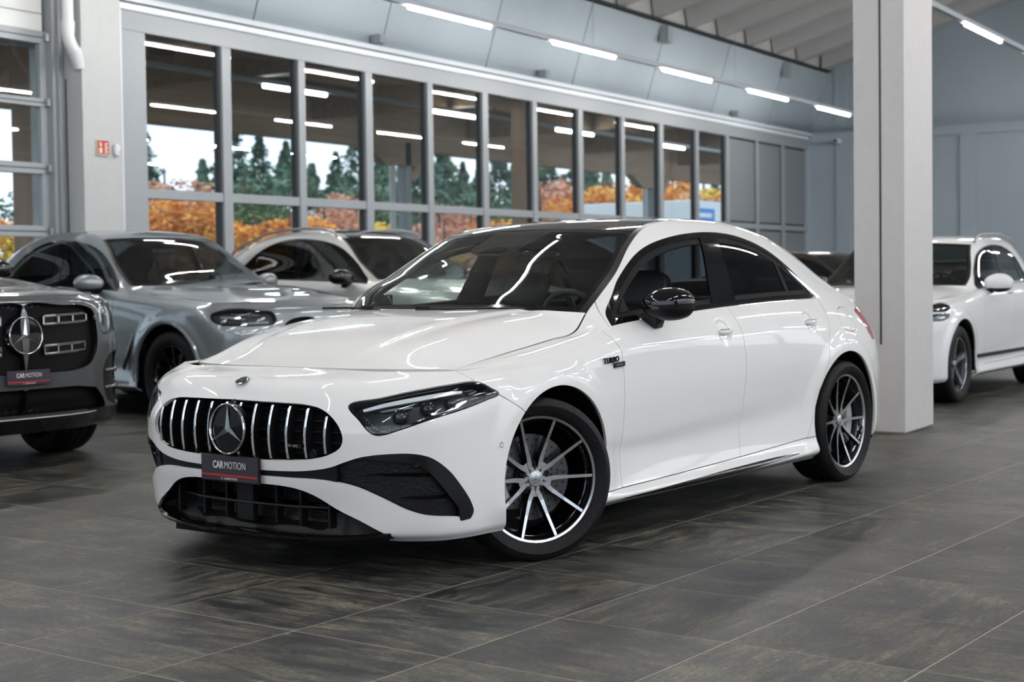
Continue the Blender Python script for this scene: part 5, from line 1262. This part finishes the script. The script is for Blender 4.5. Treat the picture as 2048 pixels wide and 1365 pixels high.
def tables(fx, fz, fy=1.06, nose=.55, wagon=0., bonnet=0.):
    X = lambda v: remap(v, *fx); Z = lambda v: remap(v, *fz)
    t3 = lambda T: np.c_[X(T[:, 0]), T[:, 1]*fy, Z(T[:, 2])]
    B, E = t3(HB), t3(HE); M = np.c_[X(HM[:, 0]), Z(HM[:, 1])]; P0 = np.c_[X(np.array(HP0)[:, 0]), np.array(HP0)[:, 1]*fy]
    PR = [[(float(Z(z)), d) for z, d in p] for p in HPR]
    # more upright nose
    x0 = P0[0, 0]; M[0, 0] = x0-(x0-M[0, 0])*nose; M[1, 0] = M[0, 0]-.08; M[2, 0] = min(M[2, 0], M[1, 0]-.1)
    for C in (E, M):
        k = C[:, 0] < -1.9
        if wagon: C[k, -1] += wagon*smooth01((-C[k, 0]-1.9)/1.3)
    d = np.r_[0, np.cumsum(np.linalg.norm(np.diff(P0, axis=0), axis=1))]
    for i in range(8):
        a, b = P0[max(i-1, 0)], P0[i+1]; t = (b-a)/np.linalg.norm(b-a); n = np.array([t[1], -t[0]]); n = n if n[0] > 0 else -n
        if i == 0: n = np.array([1., 0])
        if i < 7:
            best = min(np.linspace(0, .5, 400), key=lambda q: abs((P0[i]-n*q)[0]-(M[0, 0]+(E[0, 0]-M[0, 0])*min(1, abs((P0[i]-n*q)[1])/E[0, 1])**4)))
            r = best/max(PR[i][-1][1], 1e-6); z = [q[0] for q in PR[i]]; dd = [q[1] for q in PR[i]]
            dd[5] *= 1; dd[6] *= min(1, r); dd[7] = dd[7]*min(1, r); dd[8] = best; PR[i] = list(zip(z, dd))
    return P0, PR, B, E, M
def build_car(spec):
    M = MATS; s_ = spec['scale']; P = spec['paint']; q_ = spec.get('quality', .55)
    car = empty('car', (*spec['at'], 0), spec['ang'], spec['label'], 'car'); car.scale = (s_, s_, s_)
    P0, PR, B_, E_, M_ = tables(spec.get('fx', SUV_X), spec.get('fz', SUV_Z), spec.get('fy', 1.06), spec.get('nose', .55), spec.get('wagon', 0))
    wb, R = spec.get('wheelbase', 2.87), spec.get('R', .365); ra = R+.055
    arches = ((0, R+.01, ra), (-wb, R+.01, ra))
    fx = spec.get('fx', SUV_X); Xm = lambda v: float(remap(v, *fx)); Zm = lambda v: float(remap(v, *spec.get('fz', SUV_Z)))
    tb = ([-Xm(-a) for a in HTB[0]], HTB[1]); te = ([-Xm(-a) for a in HTE[0]], HTE[1])
    tb = (sorted(tb[0]), tb[1]); te = (sorted(te[0]), te[1])
    S = car_surfaces(P0, PR, B_, E_, M_, arches, tbx=tb, tex=te, xt=(B_[0, 0], Xm(-.62), B_[-1, 0]), quality=q_, flare=(.016, .12), hoodpow=(4.0, spec.get('hoodz', 5.)))
    side, green = S['side'], S['green']
    arch = lambda m: far_from_side(m, np.minimum.reduce([np.hypot(m.V[:, 0]-a[0], m.V[:, 2]-a[1])-a[2] for a in arches]))
    _, side = split(side, arch(side)); feats = []
    for ft in spec.get('features', []):                     # (name, polygon in (arc length, z), material, recess, mirrored across the nose)
        nm, pg, mt, dep, cross, extra = ft
        pg = np.array(pg, float)
        if cross: pg = np.vstack([pg, (pg*[-1, 1])[::-1]])
        pc = curve(pg, 140, closed=True) if not extra.get('sharp') else pg
        lim = pg[:, 0].max()+.2
        piece, side = cut_out(side, lambda m: np.where(m.A[:, 0] < lim, sdf(sz(m), pc), 1), .003)
        feats.append((nm, piece, mt, dep, extra, pc))
    xf = Xm(-.52)+.03
    FD = np.array([(xf, 1.5), (xf, Zm(.87)), (xf-.04, Zm(.75)), (xf-.05, Zm(.25)), (Xm(-1.575), Zm(.26)), (Xm(-1.60), Zm(.7)), (Xm(-1.55), 1.5)])
    RD = np.array([(Xm(-1.55), 1.5), (Xm(-1.60), Zm(.7)), (Xm(-1.575), Zm(.26)), (Xm(-2.28), Zm(.285)), (Xm(-2.36), Zm(.45)), (Xm(-2.50), Zm(.72)), (Xm(-2.6), 1.5)])
    xzp = lambda Q: (lambda m: far_from_side(m, sdf(xz(m), Q)))
    fd, side = cut_out(side, xzp(FD), .004); rd, side = cut_out(side, xzp(RD), .004)
    clad, side = split(side, np.where(side.V[:, 1] > .5, side.V[:, 2]-spec.get('clad_z', .30), 1))
    # windows
    oW = [(-.572,.912),(-.585,.95),(-.70,1.047),(-.87,1.150),(-1.08,1.243),(-1.30,1.296),(-1.66,1.327),(-1.98,1.307),(-2.245,1.235),(-2.45,1.111),(-2.575,.992)]
    W0 = curve([(Xm(a), Zm(b)) for a, b in oW], 100)
    if spec.get('wagon'): W0[:, 1] += spec['wagon']*.8*smooth01((-W0[:, 0]-1.9)/1.3)*np.where(W0[:, 0] < -1.9, smooth01((W0[:, 1]-1.15)/.2), 0)
    bz = lambda x: np.interp(-x, -B_[:, 0], B_[:, 2])
    W0 = np.vstack([W0, [(x, bz(x)-.004) for x in np.linspace(Xm(-2.58), Xm(-.575), 30)]])
    win, green = split(green, sdf(xz(green), W0))
    strip, win = split(win, win.V[:, 2]-bz(win.V[:, 0])-.024)
    ring, gl = split(win, -(sdf(xz(win), W0)+spec.get('ring', .022))); pil, gl = split(gl, np.abs(side_of(xz(gl), [(Xm(-1.55), 1.0), (Xm(-1.67), 1.6)]))-.05)
    pil2, gl = split(gl, np.abs(side_of(xz(gl), [(Xm(-2.25), 1.0), (Xm(-2.26), 1.6)]))-.018); sail, gl = split(gl, side_of(xz(gl), [(Xm(-.74), .8), (Xm(-.72), 1.6)]))
    fen, qua = side.select(lambda c, a: c[:, 0] > Xm(-1.2)); gf, gp = green.select(lambda c, a: c[:, 0] > Xm(-.56))
    dark = M[spec.get('trim', 'gloss_black')]; gmat = M[spec.get('glass', 'car_glass')]; wt_ = M[spec.get('window_line', 'gloss_black')]
    for s in (0, 1):
        f = (lambda m: m.mirror()) if s else (lambda m: m)
        tm_obj('front_fender', f(merge(fen.select(lambda c, a: c[:, 0] < Xm(.30))[0], gf)), P, car); tm_obj('body_side_panel', f(merge(qua, gp)), P, car)
        d = tm_obj('front_door', f(fd), P, car); d2 = tm_obj('rear_door', f(rd), P, car)
        sg = -1 if s else 1; hz_ = Zm(.85)
        for dd, hx in ((d, Xm(-1.42)), (d2, Xm(-2.30))):
            h = MB(); h.tube([(hx+.07, sg*(.872*spec.get('fy', 1.06)), hz_), (hx+.05, sg*(.895*spec.get('fy', 1.06)), hz_+.003), (hx-.05, sg*(.895*spec.get('fy', 1.06)), hz_+.004), (hx-.07, sg*(.872*spec.get('fy', 1.06)), hz_+.001)], .011, 8); h.build('door_handle', P, dd)
        if len(clad.T): tm_obj('sill_trim', f(clad), M[spec.get('clad', 'satin_black')], car)
        tm_obj('window_trim', f(merge(ring, strip)), wt_, car, .005); [tm_obj('door_pillar', f(q).shift(.003), dark, car, .008) for q in (pil, pil2) if len(q.T)]; (tm_obj('mirror_sail', f(sail).shift(.003), dark, car, .008) if len(sail.T) else None); tm_obj('side_window', f(gl).shift(.006), gmat, car, 0)
        for nm, pc_, mt, dep, ex, poly in feats:
            if ex.get('centre'): continue
            pf = f(pc_)
            if ex.get('lamp'):
                o = tm_obj(nm, pf, M['lamp_glass'], car, 0); tm_obj('lamp_housing', pf.shift(.04), M[mt], o, 0); rimb, _ = split(pc_, -(sdf(sz(pc_), poly)+.012)); tm_obj('lamp_gasket', f(rimb).shift(.002), M['gloss_black'], o, .04)
                for (line, w, dp, m2) in ex['lamp']:
                    c = curve(line, 40); t = np.gradient(c, axis=0); t /= np.linalg.norm(t, axis=1, keepdims=True); nn = np.c_[-t[:, 1], t[:, 0]]; Pq = np.vstack([c+nn*w/2, (c-nn*w/2)[::-1]])
                    qq, _ = split(pc_, sdf(sz(pc_), Pq))
                    if len(qq.T): tm_obj('light_element', f(qq).shift(dp), M[m2], o, .01)
            else:
                o = tm_obj(nm, pf.shift(dep), M[mt], car, 0 if dep > 0 else .01)
                if dep > 0: tm_obj('recess_wall', skirt(pf, dep), dark, o, 0)
        mirror_build(car, s, (Xm(-.80), .965*spec.get('fy', 1.06)/1.06+.02, spec.get('mirror_z', 1.13)), spec.get('mirror_size', (.09, .12, .075)), cap=spec.get('mirror_cap', 'gloss_black'), low='satin_black', indicator=spec.get('mirror_strip'), zsplit=spec.get('mirror_split', -.05))
    bump = fen.select(lambda c, a: c[:, 0] >= Xm(.30))[0]; tm_obj('front_bumper', both(bump), P, car)
    for nm, pc_, mt, dep, ex, poly in feats:
        if ex.get('centre'):
            o = tm_obj(nm, both(pc_).shift(dep), M[mt], car, 0); tm_obj('recess_wall', skirt(both(pc_), dep), dark, o, 0)
            if ex.get('detail'): ex['detail'](car, o, pc_)
    tm_obj('bonnet', S['hood'], P, car, .012); wa = np.abs(S['wind'].A[:, 1]); tr, wg = split(S['wind'], .965-wa); two_sides('windscreen_trim', tr, M['satin_trim'], car, .004)
    fr, cl = split(wg, np.minimum.reduce([.965-np.abs(wg.A[:, 1])-.03, (1-wg.A[:, 0])*.6-.02, wg.A[:, 0]*.6-.04])); ws = tm_obj('windscreen', cl, gmat if spec.get('dark_screen') else M['screen_glass'], car, 0); tm_obj('black_border', fr, M['gloss_black'], ws, 0)
    rt = np.abs(S['roof'].A[:, 1]); ro, ri_ = split(S['roof'], .88-rt); two_sides('roof_edge', ro, P, car, .012); tm_obj('roof', ri_, M[spec['roof']] if spec.get('roof') else P, car)
    tm_obj('rear_window', S['rear'], gmat, car, 0); tm_obj('boot_lid', S['deck'], P, car)
    tm_obj('inner_shell', both(merge(fen, qua, fd, rd, clad)).shift(.02), M['liner'], car, 0); tm_obj('bonnet_liner', S['hood'].shift(.025), M['liner'], car, 0); tm_obj('roof_lining', S['roof'].shift(.03), M['liner_grey'], car, 0); two_sides('pillar_lining', both(gp).shift(.025), M['liner_grey'], car, 0)
    pb = P0[::2]*np.array([.93, .86]); ub = MB(); poly = [(x, y, .26) for x, y in pb]+[(x, -y, .26) for x, y in pb[::-1]]; ub.prism(poly, (0, 0, .05)); ub.build('underbody', M['liner'], car)
    for (cx, cz, r) in arches:
        for sg in (-1, 1):
            w_ = MB(); w_.lathe([(r+.004, sg*.90), (r+.004, sg*.52), (.02, sg*.52)], 28, 'y', (cx, 0, cz), a0=-.4, a1=pi+.4); w_.build('wheel_well', M['liner'], car)
    for x in (0, -wb):
        for sg in (1, -1): add_wheel(car, (x, sg*.80*spec.get('fy', 1.06)/1.06, R), (spec.get('steer', 0) if x == 0 else 0), sg < 0, spec.get('wheel', 'five'), R, spec.get('ri', .255), spec.get('tw', .255), spec.get('cap', ''), spec.get('wheel_over'))
    if spec.get('rails'):
        for sg in (1, -1):
            pts = [(x, sg*(float(np.interp(-x, -E_[:, 0], E_[:, 1]))+.03), float(np.interp(-x, -E_[:, 0], E_[:, 2]))+.035) for x in np.linspace(Xm(-1.25), Xm(-2.75), 24)]; pts = [(pts[0][0]+.05, pts[0][1], pts[0][2]-.05)]+pts+[(pts[-1][0]-.05, pts[-1][1], pts[-1][2]-.05)]
            r = MB(); r.tube(pts, .014, 8); r.build('roof_rail', M[spec['rails']], car)
    # cabin
    z0 = Zm(.96)-.96
    for y in (.39, -.39): seat_build(car, Xm(-1.28), y, .42, hgt=.62)
    V, F = superell((0, 0, 0), (.09, .64, .31), (3.2, 3.4), 28, 12); b = MB(); b.add([(Xm(-2.25)+v[0]-v[2]*.4, v[1], .88+v[2]) for v in V], F, True); b.build('rear_backrest', M['leather_black'], car)
    d = MB(); d.box((Xm(-.52), -.74, Zm(.80)), (Xm(-.88), .74, Zm(.945)), .03); ds = d.build('dashboard', M['dash_black'], car)
    w = MB(); c = Vector((Xm(-.95), .38, Zm(.90))); ax = Vector((-.9, 0, .38)).normalized(); u = Vector((0, 1, 0)); v = ax.cross(u); w.tube([c+(u*cos(t)+v*sin(t))*.18 for t in np.linspace(0, 2*pi, 33)], .015, 8, cap=False)
    for t in (0.1, pi-.1, -pi/2): w.bar(c, c+(u*cos(t)+v*sin(t))*.17, .035, .012, ax)
    w.build('steering_wheel', M['leather_black'], car)
    rm = MB(); rm.box((Xm(-1.10), -.12, Zm(1.22)), (Xm(-1.08), .12, Zm(1.22)+.06), .01); rm.build('rear_view_mirror', M['gloss_black'], car)
    if spec.get('extras'): spec['extras'](car, S, side, feats)
    return car
def plate_on(car, x, z, y=0., w=.155, tilt=0):
    M = MATS; pl = MB(); pl.box((x, y-w, z-.046), (x+.008, y+w, z+.046), .002); p = pl.build('number_plate', M['plate_dark'], car); r = MB(); r.box((x+.0075, y-w+.003, z-.028), (x+.0088, y+w-.003, z-.022)); r.build('red_stripe', M['plate_red'], p)
    lettering(p, x+.0086, y, z)
def lettering(p, x, y, z, s=1.):
    M = MATS
    a = text_mesh('CAR', .040*s, .0004, align='LEFT', bold=.0009); b = text_mesh('MOTION', .040*s, .0004, align='LEFT', bold=-.0003)
    wa = max(v.co.x for v in a.vertices); wb_ = max(v.co.x for v in b.vertices); tot = .182*s; k = tot/(wa+wb_+.004); x0 = -tot/2
    for me, off in ((a, 0), (b, wa+.004)):
        me.materials.clear(); me.materials.append(M['plate_white']); Mx = Matrix(((0, 0, 1, x), (k, 0, 0, y+x0+off*k), (0, 1, 0, z+.014), (0, 0, 0, 1))); me.transform(Mx); link('plate_lettering', me, p)
    put_text('plate_lettering', 'C  CARMOTION', .0125*s, M['plate_white'], p, (x, y, z-.037), (0, 1, 0), (0, 0, 1), .0003)
def other_cars():
    M = MATS
    def metallic(n, c, r=.3): m = mat(n, c, r, .35, coat=1.0); return m
    grey = metallic('paint_grey', (.20, .225, .245)); graph = metallic('paint_graphite', (.085, .09, .096)); silver = metallic('paint_silver', (.58, .575, .555)); white2 = mat('paint_white_cool', (.78, .79, .80), .5, coat=1., spec=.3); brown = metallic('paint_dark', (.03, .022, .018))
    glass('car_glass', (.16, .19, .20), 1.55); glass('screen_glass', (.45, .55, .52), 1.52); mat('clad_dark', (.03, .032, .034), .5)
    mat('rim_chrome', (.45, .46, .48), .15, 1.0)
    # grey coupe SUV, right side towards us
    def x4_extras(car, S, side, feats):
        for sg in (1, -1):
            v = MB(); v.prism([(-.44, sg*.925, .71), (-.475, sg*.925, .72), (-.60, sg*.938, .43), (-.585, sg*.938, .40)], (0, sg*.02, 0)); v.build('fender_vent', M['gloss_black'], car)
        for (cx) in (0, -2.87):
            for sg in (1, -1):
                a = MB(); pts = [(cx+.432*cos(t), sg*.953, .375+.432*sin(t)) for t in np.linspace(-.15, pi+.15, 34)]; a.tube(pts, .020, 8); a.build('arch_trim', M['paint_grey'], car)
    lampX = dict(lamp=[([(.52,.80),(.64,.795),(.76,.80)], .03, .03, 'chrome'), ([(.72,.83),(.84,.85),(.94,.85)], .022, .02, 'chrome'), ([(.58,.86),(.70,.87),(.85,.88)], .012, .02, 'lamp_grey'), ([(.86,.80),(.92,.83),(.97,.86)], .02, .03, 'lens_dark')])
    build_car(dict(at=(9.7375, 8.6019), ang=-1.7227, scale=.9845, paint=grey, label='grey coupe SUV behind the white saloon with its black front wheel showing', hoodz=5, glass='car_glass', mirror_cap='paint_grey', mirror_split=-.045, window_line='gloss_black', clad='paint_grey', clad_z=.30, wheel='multi', wheel_over={'rim_face': 'gloss_black'}, cap='',
        features=[('headlight', [(.46,.80),(.48,.875),(.62,.90),(.79,.915),(.92,.905),(1.02,.865),(1.00,.82),(.93,.785),(.80,.775),(.60,.775)], 'lamp_dark', .04, False, lampX),
                  ('grille', [(.04,.52),(.04,.80),(.34,.81),(.40,.76),(.34,.53)], 'mesh_black', .05, False, {}), ('lower_intake', [(.0,.30),(.0,.46),(.60,.46),(.52,.30)], 'mesh_black', .06, True, dict(centre=True))], extras=x4_extras))
    # pale SUV behind it
    build_car(dict(at=(12.5, 8.06), ang=-1.665, scale=1.01, paint=silver, label='pale silver coupe SUV with black roof, behind the grey one', roof='roof_black', glass='car_glass', dark_screen=True, mirror_cap='gloss_black', rails='alu', wheel='multi', quality=.5, clad_z=.36,
        features=[('headlight', [(.62,.80),(.66,.87),(.95,.91),(1.12,.89),(1.12,.84),(.95,.80)], 'lamp_dark', .04, False, dict(lamp=[([(.70,.85),(.9,.885),(1.06,.88)], .015, .02, 'light_white')])),
                  ('grille', [(.0,.56),(.0,.84),(.44,.83),(.52,.72),(.40,.57)], 'mesh_black', .05, True, dict(centre=True)), ('lower_intake', [(.0,.30),(.0,.46),(.60,.44),(.52,.30)], 'mesh_black', .06, True, dict(centre=True))]))
    # white SUV on the right
    def gv_extras(car, S, side, feats):
        for sg in (1, -1):
            b = MB(); b.box((-.50, sg*.925, .40), (-2.36, sg*.945, .435), .004); b.build('door_moulding', M['satin_black'], car)
            for z in (.905, .825):
                pass
    def gv_grille(car, o, pc):
        for k in range(-4, 5):
            for j in range(4):
                d = MB(); x = .80-.03*abs(k)/4; d.bar((x, k*.09-.05, .50+j*.09), (x, k*.09+.05, .58+j*.09), .006, .006, (1, 0, 0)); d.build('grille_bar', M['chrome'], o)
    L1 = dict(lamp=[([(.80,.898),(.98,.903),(1.16,.912)], .016, .015, 'chrome')]); L2 = dict(lamp=[([(.80,.818),(.98,.818),(1.12,.820)], .014, .015, 'chrome')])
    build_car(dict(at=(12.9578, 4.402), ang=3.1059, scale=.9003, paint=white2, label='white SUV with silver roof rails half hidden behind the pillar', glass='car_glass', mirror_cap='paint_white_cool', mirror_strip='chrome', rails='alu', wheel='five', cap='', window_line='satin_trim', ring=.010, mirror_size=(.10, .135, .095), clad='paint_white_cool', clad_z=.28, wagon=.14, wheel_over={'rim_face': 'rim_chrome', 'gloss_black': 'clad_dark'}, mirror_z=1.12,
        features=[('headlight', [(.66,.873),(.66,.925),(.95,.935),(1.22,.94),(1.24,.915),(1.16,.880),(.95,.870)], 'lamp_dark', .03, False, L1), ('headlight', [(.66,.785),(.66,.845),(.95,.850),(1.17,.850),(1.18,.83),(1.10,.795),(.95,.785)], 'lamp_dark', .03, False, L2),
                  ('grille', [(.0,.42),(.0,.86),(.35,.86),(.44,.72),(.20,.44)], 'mesh_black', .05, True, dict(centre=True, detail=gv_grille)), ('bumper_vent', [(.40,.38),(.45,.50),(.66,.62),(.72,.56),(.68,.38)], 'mesh_black', .03, False, {})], extras=gv_extras))
    # graphite SUV at the left edge
    fzA = ([.15, .25, .33, .46, .56, .66, .735, .775, .90, .966, 1.09, 1.303, 1.415], [.24, .34, .39, .58, .78, .96, 1.07, 1.115, 1.20, 1.26, 1.38, 1.66, 1.80])
    fxA = ([.872, .385, 0, -.55, -1.15, -2.729, -3.675], [.90, .46, 0, -.70, -1.30, -2.995, -4.05])
    def gls_grille(car, o, pc):
        xg = lambda y: .865-.10*(y/.6)**2
        mesh = MB()
        for k in range(-16, 17):
            for sg in (-1, 1):
                y0 = k*.042; 
                for j in range(13):
                    z = .63+j*.036; ya = y0+sg*j*.018*0; 
                    mesh.bar((xg(y0)-.035, y0-.021, z), (xg(y0)-.035, y0+.021, z+sg*.018), .006, .006, (1, 0, 0)) if abs(y0) < .56 else None
        mesh.build('honeycomb_mesh', M['clad_dark'], o, kind='stuff')
        for sg in (1, -1):
            for z, y1 in ((.955, .53), (.765, .51)):
                lv = MB(); a, b = sg*.155, sg*y1
                def P_(t, dz): y = a+(b-a)*t; return Vector((xg(y)+.004, y, z+dz+.012*t))
                for dz in (.026, -.026): lv.tube([P_(t, dz) for t in np.linspace(0, 1, 9)], .0105, 8)
                for t in (0, 1): lv.tube([P_(t, -.026), P_(t, .026)], .0085, 8)
                l = lv.build('chrome_louvre', M['chrome'], o)
                for t in (.33, .66): p = MB(); p.tube([P_(t, -.024), P_(t, .024)], .0075, 8); p.build('louvre_post', M['chrome'], l)
                bk = MB(); bk.bar(P_(0, 0)-Vector((.012, 0, 0)), P_(1, 0)-Vector((.012, 0, 0)), .008, .045, (0, 0, 1)); bk.build('louvre_back', M['gloss_black'], l)
        dd = MB(); dd.lathe([(.0, .03), (.118, .028), (.135, -.01)], 56, 'z'); Ms = frame((.865, 0, .865), (0, 1, 0), (-.05, 0, 1)); placed(dd, Ms); dd.build('badge_disc', M['gloss_black'], o)
        sx = star_mb(.122, .085, .09); placed(sx, frame((.897, 0, .865), (0, 1, 0), (-.05, 0, 1))); sx.build('star_emblem', M['chrome'], o)
    def gls_low(car, o, pc):
        mesh = MB()
        for k in range(-22, 23):
            for j in range(5):
                y, z = k*.03, .375+j*.03; mesh.bar((.80-.09*(y/.6)**2, y-.015, z), (.80-.09*(y/.6)**2, y+.015, z+(.015 if (k+j) % 2 else -.015)), .005, .005, (1, 0, 0))
        mesh.build('honeycomb_mesh', M['clad_dark'], o, kind='stuff')
    def gls_extras(car, S, side, feats):
        plate_on(car, .915, .600)
        em = MB(); em.lathe([(.0, .003), (.026, .003), (.032, .004), (.034, 0)], 32, 'z'); k = np.argmin(np.abs(S['hood'].V[:, 1])+np.abs(S['hood'].V[:, 0]-.70)*1.5); p = Vector(S['hood'].V[k]); n = Vector(S['hood'].N[k]); t = Vector((0, 1, 0)); placed(em, frame(p, t, n.cross(t))); em.build('bonnet_emblem', M['chrome'], car)
        for sg in (1, -1):
            for z in (.50, .60):
                k = [int(np.argmin((side.A[:, 0]-a)**2+(side.V[:, 2]-z)**2)) for a in (.64, 1.10)]
                pc_ = [q for q in feats if q[0] == 'bumper_vent'][0][1]; c = []
                for a in np.linspace(.70, 1.05, 9): q = int(np.argmin((pc_.A[:, 0]-a)**2+(pc_.V[:, 2]-z)**2)); c.append(tuple((pc_.V[q]-pc_.N[q]*.008)*[1, sg, 1]))
                fn = MB(); fn.tube(c, .010, 8); fn.build('vent_fin', M['paint_graphite'], car)
        sp = MB(); ys = np.linspace(-.80, .80, 25); V = []
        for y in ys:
            x = .90-.30*(abs(y)/.80)**3; V += [(x, y, .345), (x+.012, y, .33), (x-.02, y, .245), (x-.10, y, .235)]
        sp.add(V, [(4*i+k, 4*i+k+1, 4*i+5+k, 4*i+4+k) for i in range(24) for k in range(3)], True); sp.build('chin_guard', M['gloss_black'], car)
        ch = MB(); ch.tube([(.912-.30*(abs(y)/.80)**3, y, .34) for y in np.linspace(-.62, .62, 21)], .006, 8); ch.build('chrome_strip', M['alu'], car)
    LA = dict(lamp=[([(.70,.92),(.72,1.01),(.82,1.06)], .02, .02, 'light_white'), ([(.84,.89),(.90,.97),(.96,1.04)], .02, .02, 'light_white'), ([(.77,.91),(.80,.95),(.82,.99)], .03, .03, 'lens_dark')])
    build_car(dict(at=(6.1734, 8.0059), ang=-1.6828, scale=.9387, paint=graph, fx=fxA, fz=fzA, wheelbase=2.995, R=.39, ri=.27, tw=.285, fy=1.10, nose=.35, label='dark graphite SUV at the left edge with star badge and chrome louvres', glass='car_glass', quality=.6, clad='gloss_black', clad_z=.36, mirror_z=1.30, steer=radians(-4),
        features=[('grille', [(.0,.62),(.0,1.045),(.30,1.05),(.50,1.04),(.585,1.0),(.60,.90),(.585,.76),(.52,.665),(.40,.63),(.2,.622)], 'mesh_black', .05, True, dict(centre=True, detail=gls_grille)),
                  ('headlight', [(.66,.86),(.645,1.0),(.70,1.07),(.84,1.09),(1.0,1.07),(1.08,.98),(1.02,.90),(.83,.865)], 'lamp_grey', .04, False, LA),
                  ('lower_intake', [(.0,.36),(.0,.52),(.40,.52),(.58,.50),(.68,.42),(.72,.36)], 'mesh_black', .06, True, dict(centre=True, detail=gls_low, sharp=True)),
                  ('bumper_vent', [(.72,.42),(.66,.60),(.72,.69),(1.02,.71),(1.08,.62),(1.04,.40)], 'honey', .03, False, {}) ], extras=gls_extras))
    # dark car far behind
    build_car(dict(at=(20.6, 6.4), ang=-1.80, scale=1., paint=brown, fx=([0, 1], [0, 1]), fz=([0, 1], [0, 1.02]), fy=1.0, wheelbase=2.729, R=.33, ri=.24, nose=1., label='dark car far back between the white saloon and the pillar', glass='car_glass', dark_screen=True, quality=.4, wheel='seven', mirror_z=1.0,
        features=[('headlight', [(.65,.57),(.66,.66),(.95,.71),(1.10,.70),(.95,.62)], 'lamp_dark', .03, False, dict(lamp=[([(.70,.63),(.9,.67),(1.0,.68)], .012, .015, 'light_white')])), ('grille', [(.0,.46),(.0,.64),(.40,.64),(.46,.56),(.38,.47)], 'mesh_black', .04, True, dict(centre=True))]))
room_mats(); build_floor()
_n = set(o.name for o in SC.objects)
build_shell(); build_fittings()
bpy.context.view_layer.update()
scale_hall([o for o in SC.objects if o.name not in _n and o.parent is None])
build_pillar()
hero_car(*HERO_ORIGIN)
other_cars()
build_outside()
